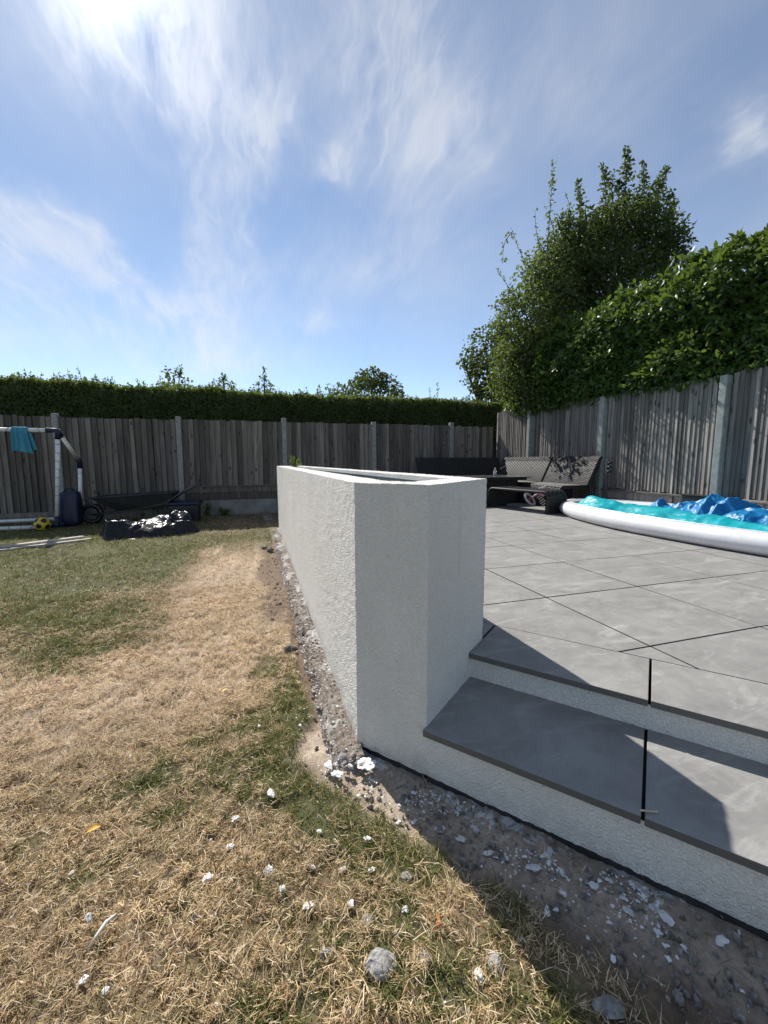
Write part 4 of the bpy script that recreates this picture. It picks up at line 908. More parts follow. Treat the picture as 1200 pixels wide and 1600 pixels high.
def build_tree(name, label, clumps, depth, leaf, ratio, mat, seed, dens=1.0, shoots=(), trunk=None, jit=0.35, group=None, shell=0.55, gaps=0.42, lrad=0.05):
    r = np.random.default_rng(seed)
    cs = [(at(x, y, depth + r.uniform(-1, 1) * jit), rp / FPX * depth) for x, y, rp in clumps]
    mid = sum((c for c, _ in cs), Vector()) / len(cs)
    base = Vector((trunk[0], trunk[1], 0)) if trunk else Vector((mid.x, mid.y, 0))
    root = tag(empty(name, base), label, 'tree', group)
    P = []; D = []; tn = []
    for c, rad in cs:
        n = int(dens * 3.2 * math.pi * rad * rad / (leaf * leaf * ratio * 2)); d = unit(r.normal(0, 1, (n, 3))); rr = rad * (shell + (1.08 - shell) * r.random(n) ** 0.7)
        p = np.array(c[:]) + d * rr[:, None] * np.array([1, 1, 0.95])
        k = fbm(p, 1.9 / max(rad, 0.2), 3, seed) + 0.25 * (fbm(p, 6 / max(rad, 0.2), 2, seed + 3) - 0.5) > gaps
        P.append(p[k]); D.append(d[k]); tn.append(np.clip(r.random(k.sum()) * 0.55 + 1.5 * (fbm(p[k], 2.2, 3, seed + 9) - 0.42) + 0.15 * d[k][:, 2], 0, 1))
    P = np.concatenate(P); D = np.concatenate(D); tn = np.concatenate(tn)
    limbs = MB(); h0 = max(0.3, min(c.z for c, _ in cs) * 0.45); fork = Vector((base.x, base.y, h0))
    top = max(c.z for c, _ in cs)
    trunk_o = part(MB().tube([base, base + Vector((0.03, 0.02, h0 * 0.5)), fork, Vector((mid.x, mid.y, (h0 + mid.z) / 2)), mid], [lrad * 2.4, lrad * 1.9, lrad * 1.7, lrad * 1.1, lrad * 0.5], 9), 'trunk', M_BARK, root, smooth=True)
    for c, rad in cs:
        q = fork.lerp(c, 0.5) + Vector((r.normal(0, 0.08), r.normal(0, 0.08), 0.1)); limbs.tube([fork.lerp(mid, 0.25), q, c, c + Vector((0, 0, rad * 0.6))], [lrad * 0.8, lrad * 0.5, lrad * 0.25, lrad * 0.1], 6)
        for k in range(5):
            e = c + Vector(unit(r.normal(0, 1, (1, 3)))[0]) * rad * 0.95; limbs.tube([c, c.lerp(e, 0.5) + Vector((0, 0, 0.05 * rad)), e], [lrad * 0.22, lrad * 0.13, lrad * 0.06], 5)
    sp = []; sd = []
    for (x0, y0), (x1, y1), nn, spr in shoots:
        dz = r.uniform(-1, 1) * jit * 0.5
        p, d, path = shoot(tuple(at(x0, y0, depth + dz)), tuple(at(x1, y1, depth + dz)), r, nn, spr); sp.append(p); sd.append(d); limbs.tube(path, [lrad * 0.18, lrad * 0.15, lrad * 0.12, lrad * 0.1, lrad * 0.07, lrad * 0.04], 5)
    part(limbs, 'limbs', M_BARK, root)
    if sp:
        sp = np.concatenate(sp); P = np.concatenate([P, sp]); D = np.concatenate([D] + sd); tn = np.concatenate([tn, r.random(len(sp)) * 0.8])
    setp(leaf_object('crown', P, D, leaf, ratio, mat, root, r, tint=tn, out=0.7, droop=0.25), root)
    return root
build_tree('evergreen_tree', 'tall dark bushy tree with upright leafy shoots behind the laurel hedge',
           [(960, 350, 32), (1003, 340, 36), (1032, 366, 32), (980, 392, 58), (928, 402, 44), (1040, 395, 32), (900, 450, 50), (960, 455, 60), (1010, 430, 50), (918, 362, 30), (882, 428, 34), (870, 505, 55), (930, 510, 55), (1052, 365, 20), (985, 352, 32), (945, 372, 38)],
           8.6, 0.072, 0.30, M_TREEDARK, 3, 1.5,
           [((972, 345), (982, 233), 330, .24), ((998, 345), (1005, 256), 240, .20), ((1022, 345), (1043, 264), 260, .22), ((942, 365), (944, 262), 270, .20), ((915, 375), (906, 284), 170, .18), ((955, 350), (966, 280), 120, .16), ((1040, 360), (1052, 300), 110, .15), ((1045, 355), (1062, 312), 50, .12), ((1055, 390), (1092, 345), 26, .10), ((960, 320), (962, 270), 60, .12), ((1030, 340), (1030, 280), 60, .12), ((1060, 400), (1082, 372), 24, .08)], trunk=(7.3, 6.3), jit=0.5, gaps=0.30, shell=0.35, lrad=0.07)
build_tree('deciduous_tree', 'loose light green tree with drooping sprays left of the dark bushy tree',
           [(885, 375, 24), (856, 402, 28), (838, 440, 34), (866, 470, 42), (822, 490, 36), (852, 540, 45), (815, 560, 36), (870, 600, 45), (838, 610, 36), (800, 520, 22), (900, 415, 28), (892, 545, 50), (795, 470, 16), (905, 470, 40), (782, 505, 16), (790, 560, 26), (790, 600, 28), (868, 430, 34), (880, 345, 14)],
           8.1, 0.056, 0.36, M_TREELITE, 5, 1.4,
           [((855, 410), (867, 254), 110, .13), ((872, 400), (884, 300), 34, .10), ((832, 425), (803, 362), 30, .08), ((803, 362), (788, 410), 26, .07), ((812, 470), (776, 418), 26, .07), ((800, 500), (765, 478), 22, .07), ((850, 400), (838, 330), 22, .10), ((905, 380), (903, 288), 40, .10), ((880, 400), (893, 330), 34, .10), ((800, 530), (772, 505), 20, .08), ((865, 400), (857, 330), 30, .10)], trunk=(6.2, 6.9), jit=0.35, gaps=0.34, shell=0.3, lrad=0.05)
build_tree('oak_tree', 'dark round-crowned tree beyond the corner where the two fences meet',
           [(760, 545, 32), (738, 565, 20), (772, 582, 38), (802, 562, 38), (745, 592, 22), (792, 604, 28), (726, 568, 9), (778, 522, 18), (822, 540, 32), (752, 612, 20), (770, 632, 26), (812, 632, 34)],
           12.5, 0.085, 0.5, M_OAK, 8, 1.15, [((778, 520), (790, 498), 22, .18)], gaps=0.37, shell=0.4, jit=0.6, lrad=0.08)
build_tree('round_tree', 'round dark treetop showing over the middle of the back hedge',
           [(580, 602, 26), (560, 607, 18), (604, 606, 20), (545, 614, 14), (620, 612, 13), (585, 592, 15), (568, 594, 12), (598, 594, 12)], 14.5, 0.09, 0.5, M_OAK, 12, 1.2, gaps=0.33, jit=0.5)
FAR = 'small treetops beyond the back hedge'
build_tree('far_tree', 'widest of the small treetops left of centre above the back hedge', [(272, 590, 15), (258, 600, 11), (290, 600, 12), (262, 582, 6), (282, 580, 6)], 13.5, 0.10, 0.38, M_FARLEAF, 14, 0.6, [((268, 590), (264, 572), 16, .12), ((280, 590), (284, 570), 16, .12)], group=FAR, gaps=0.45)
build_tree('far_tree', 'middle of the small treetops above the back hedge', [(350, 600, 14), (362, 604, 9), (338, 606, 9), (350, 590, 6)], 14.0, 0.10, 0.38, M_FARLEAF, 15, 0.6, [((350, 595), (348, 583), 12, .1)], group=FAR, gaps=0.45)
build_tree('far_tree', 'pointed small treetop above the planter end of the back hedge', [(413, 602, 13), (405, 608, 10), (424, 606, 9), (414, 590, 7)], 14.0, 0.10, 0.30, M_FARLEAF, 16, 0.6, [((413, 592), (416, 572), 22, .13)], group=FAR, gaps=0.45)
build_tree('yellow_bush', 'yellowish bush top poking over the hedge left of the round treetop', [(528, 612, 12), (515, 616, 9), (540, 616, 10), (498, 616, 7)], 10.5, 0.07, 0.4, M_TREELITE, 18, 0.8, [((528, 610), (532, 596), 12, .08), ((515, 612), (512, 600), 10, .08)], gaps=0.4)
build_tree('yellow_bush', 'bright bush top over the hedge beside the widest small treetop', [(262, 606, 13), (280, 608, 12), (245, 611, 9), (298, 612, 9)], 10.5, 0.07, 0.4, M_TREELITE, 19, 0.8, gaps=0.4)

# ------------------------------------------------------------------ patio furniture
def weave_grid(fn, lu, lv, cu=0.042, cv=0.021, amp=0.0048):
    """basket weave on a surface fn(u, v) -> (point, normal); u, v in metres"""
    nu = int(lu / cu) * 4 + 1; nv = int(lv / cv) * 3 + 1
    u = np.linspace(0, lu, nu); v = np.linspace(0, lv, nv); U_, V_ = np.meshgrid(u, v)
    row = np.floor(V_ / cv); fr = V_ / cv - row
    h = amp * (np.sin(np.pi * fr) * 0.6 + 0.7 * np.sin(np.pi * (U_ / cu + row)))
    P, Nn = fn(U_.ravel(), V_.ravel()); P = P + Nn * h.ravel()[:, None]
    i = np.arange(nu * nv).reshape(nv, nu)
    return P, np.stack([i[:-1, :-1], i[:-1, 1:], i[1:, 1:], i[1:, :-1]], -1).reshape(-1, 4)
def weave_plane(name, o, a, b, root, flip=False):
    o, a, b = np.array(o, float), np.array(a, float), np.array(b, float); lu, lv = np.linalg.norm(a), np.linalg.norm(b); ua, ub = a / lu, b / lv
    nn = np.cross(ua, ub) * (-1 if flip else 1)
    P, f = weave_grid(lambda u, v: (o + ua * u[:, None] + ub * v[:, None], np.repeat(nn[None], len(u), 0)), lu, lv)
    ob = mesh_np(name, P, f, 4, M_RATTAN, root, False); setp(ob, root)
    return ob
def build_sofa():
    root = tag(empty('corner_sofa', (4.4, 6.4, ZP)), 'black woven rattan corner sofa against the fences, its right back sunlit', 'sofa')
    z1, zs = 1.022, 0.595
    # backrests: woven face plus a framed body behind it
    for y0, y1 in ((4.86, 5.85), (5.89, 7.32)):
        bd = part(MB().prism([(4.605, zs - 0.02), (4.645, zs - 0.02), (4.855, z1), (4.815, z1)], y0, y1), 'backrest', M_RATTAN, root, bevel=0.008)
        bd.data.transform(Matrix(((1, 0, 0, 0), (0, 0, 1, 0), (0, 1, 0, 0), (0, 0, 0, 1)))); bd.data.flip_normals()
        w = weave_plane('weave', (4.598, y0 + .006, zs), (0, y1 - y0 - .012, 0), (0.208, 0, z1 - zs - .005), root, True); w.parent = bd; w.matrix_local = Matrix.Identity(4)
    bd = part(MB().prism([(7.36, zs - 0.02), (7.40, zs - 0.02), (7.60, z1), (7.56, z1)], 2.99, 4.83), 'backrest', M_RATTAN, root, bevel=0.008)
    bd.data.transform(Matrix(((0, 0, 1, 0), (1, 0, 0, 0), (0, 1, 0, 0), (0, 0, 0, 1))))
    w = weave_plane('weave', (3.0, 7.353, zs), (1.82, 0, 0), (0, 0.20, z1 - zs - .005), root); w.parent = bd; w.matrix_local = Matrix.Identity(4)
    # seats with rolled front edges
    def seat(y0, y1):
        xf, xb, rr = 4.13, 4.66, 0.07
        ang = np.linspace(0, np.pi / 2, 7)
        path = [(xb, zs)] + [(xf + rr - rr * math.sin(t), zs - rr + rr * math.cos(t)) for t in ang] + [(xf, ZP + 0.0)]
        pth = np.array(path); seg = np.r_[0, np.cumsum(np.linalg.norm(np.diff(pth, axis=0), axis=1))]
        def fn(u, v):
            x = np.interp(v, seg, pth[:, 0]); z = np.interp(v, seg, pth[:, 1]); e = 1e-3
            dx = np.interp(v + e, seg, pth[:, 0]) - np.interp(v - e, seg, pth[:, 0]); dz = np.interp(v + e, seg, pth[:, 1]) - np.interp(v - e, seg, pth[:, 1])
            nn = unit(np.c_[dz, dx * 0, -dx]); return np.c_[x, y0 + u, z], nn
        P, f = weave_grid(fn, y1 - y0, seg[-1]); o = mesh_np('seat', P, f, 4, M_RATTAN, root); setp(o, root)
        rim = MB()
        for yy in (y0 + 0.012, y1 - 0.012): rim.tube([(p[0], yy, p[1] - 0.006) for p in path], 0.015, 6)
        q = part(rim, 'seat_edge', M_RATTAN, o, smooth=True); q.matrix_local = Matrix.Identity(4)
        part(MB().box((4.39, (y0 + y1) / 2, zs - 0.03), (0.25, (y1 - y0) / 2 - 0.02, 0.012)), 'seat_base', M_BLACK, root)
    seat(4.86, 5.86); seat(5.88, 7.34)
    part(MB().box((3.56, 7.10, zs - 0.02), (0.57, 0.26, 0.02)), 'seat', M_RATTAN, root, bevel=0.015)
    part(MB().box((3.56, 6.86, (zs + ZP) / 2 - 0.03), (0.57, 0.015, (zs - ZP) / 2 - 0.03)), 'front_panel', M_RATTAN, root)
    for x, y in ((4.70, 4.90), (4.80, 5.82), (4.80, 7.25), (3.04, 7.5), (4.78, 7.52)):
        part(MB().tube([(x, y, ZP), (x, y, zs + 0.06)], 0.017, 8), 'leg', M_BLACK, root)
    part(MB().tube([(4.70, 4.875, ZP + .01), (4.72, 4.875, 0.62), (4.85, 4.875, z1 - .01)], 0.012, 8), 'back_stay', M_BLACK, root)
build_sofa()
def build_bench():
    root = tag(empty('rattan_bench', (3.60, 4.94, ZP)), 'low black rattan bench with rounded waterfall ends in front of the sofa', 'bench')
    p0, p1 = Vector((3.72, 4.43)), Vector((3.48, 5.45)); d = (p1 - p0); ln = d.length; d.normalize(); s = Vector((d.y, -d.x)); h = 0.298; rr = 0.085; w = 0.36
    t = np.linspace(0, np.pi / 2, 8)
    path = [(0, 0)] + [(rr - rr * math.cos(x), h - rr + rr * math.sin(x)) for x in t] + [(ln - rr + rr * math.sin(x), h - rr + rr * math.cos(x)) for x in t] + [(ln, 0)]
    pth = np.array(path); seg = np.r_[0, np.cumsum(np.linalg.norm(np.diff(pth, axis=0), axis=1))]
    def mk(name, off, sign):
        def fn(u, v):
            x = np.interp(v, seg, pth[:, 0]); z = np.interp(v, seg, pth[:, 1]); e = 1e-3
            dx = np.interp(v + e, seg, pth[:, 0]) - np.interp(v - e, seg, pth[:, 0]); dz = np.interp(v + e, seg, pth[:, 1]) - np.interp(v - e, seg, pth[:, 1])
            n2 = unit(np.c_[-dz, dx]); x = x - n2[:, 0] * off; z = z - n2[:, 1] * off
            P = np.c_[p0.x + d.x * x + s.x * (u - w / 2), p0.y + d.y * x + s.y * (u - w / 2), ZP + np.maximum(z, 0.0)]
            return P, np.c_[n2[:, 0] * d.x, n2[:, 0] * d.y, n2[:, 1]] * sign
        P, f = weave_grid(fn, w, seg[-1], 0.045, 0.024); o = mesh_np(name, P, f, 4, M_RATTAN, root); setp(o, root)
    mk('woven_top', 0, 1); mk('woven_underside', 0.032, -1)
    for k in (-1, 1):
        pts = [(p0.x + d.x * (a + 0) + s.x * k * (w / 2 - .006), p0.y + d.y * a + s.y * k * (w / 2 - .006), ZP + max(0.0, b - 0.014)) for a, b in path]
        part(MB().tube(pts, 0.019, 8), 'edge_rail', M_RATTAN, root, smooth=True)
build_bench()
def build_table():
    root = tag(empty('rattan_table', (3.4, 6.15, ZP)), 'low black rattan table with smooth dark top behind the planter', 'table')
    zt = 0.70
    part(MB().prism([(2.66, 5.68), (4.27, 5.68), (4.27, 6.58), (2.66, 6.58)], zt - 0.012, zt), 'table_top', simple('dark_glass', (0.05, 0.05, 0.052), 0.25, 0.2, 8), root, bevel=0.004)
    part(MB().prism([(2.70, 5.72), (4.20, 5.72), (4.20, 6.54), (2.70, 6.54)], zt - 0.055, zt - 0.0125), 'apron', M_RATTAN, root, bevel=0.006)
    part(MB().prism([(2.86, 5.78), (4.06, 5.78), (4.06, 6.46), (2.86, 6.46)], ZP, zt - 0.056), 'base', M_RATTAN, root)
    weave_plane('weave', (2.86, 5.772, ZP), (1.2, 0, 0), (0, 0, zt - .056 - ZP), root)
    weave_plane('weave', (4.067, 5.78, ZP), (0, 0.68, 0), (0, 0, zt - .056 - ZP), root)
build_table()
def build_bottle():
    root = tag(empty('water_bottle', (3.90, 6.19, 0.70)), 'small clear plastic bottle standing on the rattan table', 'bottle')
    m, nt, b = newmat('clear_plastic'); b.inputs['Base Color'].default_value = (0.92, 0.94, 0.95, 1); b.inputs['Transmission Weight'].default_value = 0.85; b.inputs['Roughness'].default_value = 0.12; b.inputs['IOR'].default_value = 1.3
    part(MB().lathe((3.90, 6.19, 0.70), [(.024, 0), (.027, .004), (.027, .03), (.0245, .036), (.027, .042), (.027, .078), (.024, .092), (.014, .108), (.011, .114), (.011, .122)], 20), 'bottle_body', m, root, smooth=True)
    part(MB().lathe((3.90, 6.19, 0.822), [(.0125, 0), (.0125, .014), (.011, .016)], 16), 'cap', M_WHITEP, root)
    part(MB().lathe((3.90, 6.19, 0.745), [(.0275, 0), (.0275, .028)], 20), 'label_band', simple('paper_label', (0.62, 0.64, 0.67), 0.6, 0.1, 80), root)
build_bottle()
def build_bike():
    root = tag(empty('childs_bicycle', (4.2, 5.35, ZP)), 'pink and white child bicycle lying between the rattan bench and sofa', 'bicycle')
    pink = simple('pink_paint', (0.62, 0.30, 0.33), 0.35, 0.1, 30); tyre = simple('white_tyre', (0.62, 0.57, 0.53), 0.7, 0.15, 40)
    def wheel(c, rx, rz, r_):
        Mx = (Matrix.Rotation(rz, 3, 'Z') @ Matrix.Rotation(rx, 3, 'X'))
        w = part(MB().torus(c, r_, 0.017, Mx), 'wheel', tyre, root, smooth=True)
        rim = part(MB().torus(c, r_ - 0.024, 0.010, Mx, 28, 8), 'rim', pink, w, smooth=True); rim.matrix_local = Matrix.Identity(4)
        hub = MB().tube([Vector(c) + Mx @ Vector((0, 0, -.03)), Vector(c) + Mx @ Vector((0, 0, .03))], 0.014, 8); q = part(hub, 'hub', pink, w); q.matrix_local = Matrix.Identity(4)
        sp = MB()
        for k in range(10):
            a = k * math.pi / 5; sp.tube([Vector(c), Vector(c) + Mx @ Vector((math.cos(a) * (r_ - .02), math.sin(a) * (r_ - .02), 0))], 0.0022, 4)
        q = part(sp, 'spokes', M_STEEL, w); q.matrix_local = Matrix.Identity(4)
    c1, c2 = Vector((4.03, 5.40, ZP + 0.095)), Vector((4.45, 4.86, ZP + 0.075))
    wheel(c1, R(52), R(25), 0.105); wheel(c2, R(28), R(25), 0.105)
    st = c1.lerp(c2, 0.62) + Vector((-0.03, -0.02, 0.05)); hd = c1.lerp(c2, 0.22) + Vector((-0.05, -0.02, 0.11)); bb = c1.lerp(c2, 0.55) + Vector((0, 0, -0.02))
    fr = MB()
    for p, q in ((hd, bb), (bb, st), (st, hd), (bb, c2), (st, c2), (hd, c1)): fr.tube([p, q], 0.013, 8)
    part(fr, 'frame', pink, root, smooth=True)
    hb = hd + Vector((-0.02, 0.0, 0.06)); part(MB().tube([hb + Vector((-0.07, 0.10, -0.03)), hb, hb + Vector((0.07, -0.10, 0.05))], 0.010, 8), 'handlebar', M_WHITEP, root, smooth=True)
    part(MB().tube([st + Vector((-0.07, 0.05, 0.03)), st + Vector((0, 0, 0.05)), st + Vector((0.05, -0.05, 0.05))], [.012, .026, .034], 10, flat=0.6), 'saddle', simple('pale_saddle', (0.7, 0.62, 0.6), 0.5, 0.1, 30), root, smooth=True)
build_bike()
def build_parasol_post():
    root = tag(empty('parasol_post', (4.80, 4.72, ZP)), 'dark grey upright post with a crank clamp beside the sofa end', 'post')
    part(MB().box((4.80, 4.72, 0.62), (0.018, 0.018, 0.35)), 'upright', simple('dark_grey_metal', (0.06, 0.06, 0.062), 0.5, 0.2, 20), root, bevel=0.004)
    for z in (0.80, 0.86, 0.92): part(MB().tube([(4.78, 4.69, z), (4.83, 4.66, z)], 0.016, 8), 'clamp_knob', M_BLACK, root, smooth=True)
build_parasol_post()

# ------------------------------------------------------------------ paddling pool, liner, blue sheet
PC = Vector((4.17, 2.72)); PA, PB = 0.70, 1.86
def crumple(P, sc_, seed, oct_=4):
    w = P + (np.c_[fbm(P, sc_ * 0.7, 2, seed + 1), fbm(P, sc_ * 0.7, 2, seed + 2), fbm(P, sc_ * 0.7, 2, seed + 3)] - 0.5) * (0.9 / sc_)
    s = 0; a = 1; t = 0
    for o in range(oct_):
        n = 1 - np.abs(2 * vnoise(w, sc_ * 1.9 ** o, seed + 10 * o) - 1) * 2; s = s + a * n; t += a; a *= 0.5
    return s / t
def build_pool():
    root = tag(empty('inflatable_pool', (PC.x, PC.y, ZP)), 'white inflatable paddling pool ring lying half empty on the patio', 'pool')
    seg, sub = 150, 22; V = []
    for i in range(seg):
        a = 2 * math.pi * i / seg; c = Vector((PC.x + PA * math.cos(a), PC.y + PB * math.sin(a))); nn = Vector((math.cos(a) / PA, math.sin(a) / PB)).normalized()
        wob = 0.006 * math.sin(5 * a) + 0.004 * math.sin(11 * a + 1)
        for k in range(sub):
            b = 2 * math.pi * k / sub; rw, rh = 0.108 + wob, 0.088 + wob * 0.5
            z = ZP + 0.080 + rh * math.sin(b); V.append((c.x + nn.x * rw * math.cos(b), c.y + nn.y * rw * math.cos(b), max(z, ZP + 0.001)))
    F = [(i * sub + k, ((i + 1) % seg) * sub + k, ((i + 1) % seg) * sub + (k + 1) % sub, i * sub + (k + 1) % sub) for i in range(seg) for k in range(sub)]
    V = np.array(V); nrm = fbm(V, 16, 3, 3) - 0.5; V[:, 2] += nrm * 0.004 * (V[:, 2] > ZP + 0.02)
    o = mesh_np('ring', V, np.array(F), 4, simple('white_vinyl', (0.64, 0.64, 0.66), 0.32, 0.03, 8, 0.15, bscale=30), root, True); setp(o, root)
    # seam along the tube's top
    pts = [(PC.x + (PA - 0.02) * math.cos(t), PC.y + (PB - 0.02) * math.sin(t), ZP + 0.169) for t in np.linspace(0, 2 * math.pi, 90)]
    part(MB().tube(pts, 0.0035, 5), 'seam', M_WHITEP, root)
    # slack turquoise liner bunched inside
    n = 170; uu = np.linspace(-1, 1, n); A, B = np.meshgrid(uu, uu); a, b = A.ravel(), B.ravel()
    dx = a * np.sqrt(1 - b * b / 2); dy = b * np.sqrt(1 - a * a / 2); rr = np.sqrt(dx ** 2 + dy ** 2)
    P = np.c_[PC.x + dx * (PA - 0.055), PC.y + dy * (PB - 0.055), dx * 0]
    ridge = np.exp(-((dx + 0.30) / 0.28) ** 2) * (0.55 + 0.5 * sstep(dy, -0.9, 0.6)) * (1 - sstep(rr, 0.80, 0.98))
    z = ZP + 0.045 + 0.075 * sstep(rr, 0.6, 0.97) + ridge * 0.135 + crumple(P * np.array([0.5, 1, 1]), 4.2, 5) * 0.040 * (1 - sstep(rr, 0.85, 0.99)) + crumple(P * np.array([1, 0.6, 1]), 10, 25, 3) * 0.016 * (1 - sstep(rr, 0.9, 1.0))
    z = np.maximum(z, ZP + 0.004); i = np.arange(n * n).reshape(n, n); f = np.stack([i[:-1, :-1], i[:-1, 1:], i[1:, 1:], i[1:, :-1]], -1).reshape(-1, 4)
    setp(mesh_np('liner', np.c_[P[:, :2], z], f, 4, sheet_material('turquoise_liner', (0.005, 0.40, 0.47), 0.38, 0.5, 0.12, 18, 0.25), root, True), root)
build_pool()
def sheet_heap(name, bumps, c, ext, mat, seed, z0, cr=(0.05, 5.0), fine=0.016, n=190, skirt=0.5, rag=0.20):
    """crumpled sheet draped over rounded lumps; bumps: (x, y, rx, ry, h)"""
    uu = np.linspace(-1, 1, n); A, B = np.meshgrid(uu, uu); a, b = A.ravel(), B.ravel()
    dx = a * np.sqrt(1 - b * b / 2); dy = b * np.sqrt(1 - a * a / 2); rr = np.hypot(dx, dy); th = np.arctan2(dy, dx)
    edge = 1 + rag * (fbm(np.c_[np.cos(th), np.sin(th), th * 0], 2.6, 3, seed) - 0.5) * 2
    X = c[0] + dx * ext[0] * edge; Y = c[1] + dy * ext[1] * edge; P = np.c_[X, Y, X * 0]
    z = 0 * X
    for bx, by, rx, ry, h in bumps:
        q = np.clip(1 - (((X - bx) / rx) ** 2 + ((Y - by) / ry) ** 2), 0, None); z = np.maximum(z, h * (1 - (1 - np.clip(q, 0, 1)) ** 1.4) ** 0.8)
    fall = 1 - sstep(rr, 0.82, 1.0)
    big = crumple(P, cr[1], seed, 2); mid = crumple(P + 3, cr[1] * 2.6, seed + 50, 3)
    z = z * (1 + 0.12 * big) + (big * cr[0] + mid * fine) * (0.35 + 0.65 * np.clip(z / 0.12, 0, 1))
    shift = np.c_[fbm(P, 6, 2, seed + 7), fbm(P, 6, 2, seed + 8)] - 0.5
    X = X + shift[:, 0] * 0.10; Y = Y + shift[:, 1] * 0.10
    z = z0 + 0.006 + np.maximum(z, 0) * fall - 0.012 * sstep(rr, 0.93, 1.0)
    i = np.arange(n * n).reshape(n, n); f = np.stack([i[:-1, :-1], i[:-1, 1:], i[1:, 1:], i[1:, :-1]], -1).reshape(-1, 4)
    return mesh_np(name, np.c_[X, Y, np.maximum(z, z0 - 0.01)], f, 4, mat, None, True)
M_BLUE = sheet_material('blue_tarpaulin', (0.006, 0.215, 0.50), 0.38, 0.5, 0.14, 30, 0.35)
tag(sheet_heap('blue_sheet', [(4.48, 2.95, .32, .36, .215), (4.35, 2.60, .26, .26, .18), (4.55, 3.50, .24, .50, .13), (4.45, 2.22, .30, .38, .22), (4.3, 1.7, .3, .4, .18)], (4.42, 2.66), (0.44, 1.12), M_BLUE, 61, ZP + 0.045, (0.055, 5.2), 0.020, 230),
    'crumpled glossy blue plastic sheet heaped in the pool by the fence', 'plastic sheet')
box_r = tag(empty('black_box', (4.88, 3.47, ZP)), 'small black box behind the blue sheet at the foot of the fence', 'box')
part(MB().prism([(4.82, 3.33), (4.935, 3.33), (4.935, 3.62), (4.82, 3.62)], ZP, 0.545), 'box_body', M_BLACK, box_r, bevel=0.008)
part(MB().prism([(4.81, 3.32), (4.94, 3.32), (4.94, 3.63), (4.81, 3.63)], 0.546, 0.562), 'lid', M_BLACK, box_r, bevel=0.004)

# ------------------------------------------------------------------ things on the far left of the lawn
def build_goal():
    root = tag(empty('football_goal', (-3.6, 7.3, 0)), 'white tube football goal with navy corner joints in front of the back fence', 'goal')
    T = Vector((-2.645, 7.0, 1.405)); Bf = Vector((-2.80, 7.12, 0.05)); rt = Vector((-2.62, 7.60, 0.965)); rb = Vector((-2.70, 7.66, 0.05)); LX = -5.0; rad = 0.027
    def bar(p, q, name='tube'): part(MB().tube([p, q], rad, 12), name, M_WHITEP, root, smooth=True)
    bar(Vector((LX, 6.95, 1.405)), T + Vector((-0.10, 0, 0)), 'crossbar'); bar(T + Vector((-.004, .004, -0.10)), Bf + Vector((0, 0, 0.10)), 'goalpost')
    bar(T.lerp(rt, 0.12), rt.lerp(T, 0.10), 'top_stay'); bar(rt + Vector((0, 0, -0.08)), rb + Vector((0, 0, 0.05)), 'rear_upright')
    bar(Vector((LX, 7.0, 0.045)), Vector((-2.98, 7.02, 0.045)), 'ground_bar'); bar(Vector((LX, 7.62, 0.06)), Vector((-2.95, 7.68, 0.075)), 'ground_bar')
    j = lambda pts: part(MB().tube(pts, 0.037, 12), 'corner_joint', M_NAVY, root, smooth=True)
    j([T + Vector((-0.13, 0, 0)), T, T + Vector((-.008, .01, -0.12))]); j([T, T.lerp(rt, 0.16)]); j([rt.lerp(T, 0.13), rt, rt + Vector((-.004, 0, -0.10))]); j([Bf + Vector((0, 0, 0.13)), Bf, Bf + Vector((-0.12, -.05, 0))]); j([Bf, Bf.lerp(rb, 0.5)])
    st = MB()          # net lacing wound round the tubes
    for p, q, n in ((T + Vector((0, 0, -.12)), Bf + Vector((0, 0, .14)), 9), (rt + Vector((0, 0, -.12)), rb + Vector((0, 0, .35)), 5), (Vector((-3.5, 6.97, 1.405)), T + Vector((-.15, 0, 0)), 6), (Vector((-4.2, 7, .045)), Vector((-3.0, 7.02, .045)), 9)):
        ax = (q - p).normalized(); u = ax.cross(Vector((0.3, 1, 0.2))).normalized(); w = ax.cross(u)
        for k in range(n):
            c = p.lerp(q, (k + 0.5) / n); st.tube([c + (u * math.cos(t) + w * math.sin(t)) * 0.0285 + ax * 0.012 * math.sin(t + k) for t in np.linspace(0, 2 * math.pi, 13)], 0.0030, 4, cap=False)
    part(st, 'net_lacing', M_BLACK, root)
build_goal()
def build_towel():
    nu, nv = 44, 60; V = []
    for j in range(nv):
        s_ = (j / (nv - 1) - 0.5) * 2
        for i in range(nu):
            u = i / (nu - 1); fold = math.sin(u * 19 + 0.6 * math.sin(3 * s_)) * 0.016 + math.sin(u * 7.3) * 0.010; drop = abs(s_); R_ = 0.040
            if drop < 0.16: a = s_ / 0.16 * math.pi / 2; y = R_ * math.sin(a); z = R_ * math.cos(a)
            else: y = math.copysign(R_ + 0.012 * drop, s_); z = -(drop - 0.16) * (0.36 if s_ < 0 else 0.30)
            sp = 1 + 0.10 * drop; hem = 0.020 * math.sin(u * 4 + 1) * drop
            V.append((-3.145 + (u - 0.5) * 0.17 * sp + 0.055 * max(0, drop - .2) * (u > 0.55) + 0.09, 6.96 + y + fold * min(1, drop * 3), 1.405 + z + hem))
    i = np.arange(nu * nv).reshape(nv, nu); f = np.stack([i[:-1, :-1], i[:-1, 1:], i[1:, 1:], i[1:, :-1]], -1).reshape(-1, 4)
    o = mesh_np('towel', V, f, 4, simple('blue_towelling', (0.06, 0.26, 0.36), 0.95, 0.2, 60, 0.9, bscale=200), None, True)
    so = o.modifiers.new('thickness', 'SOLIDIFY'); so.thickness = 0.006
    tag(o, 'pale blue towel hung over the goal crossbar', 'towel')
build_towel()
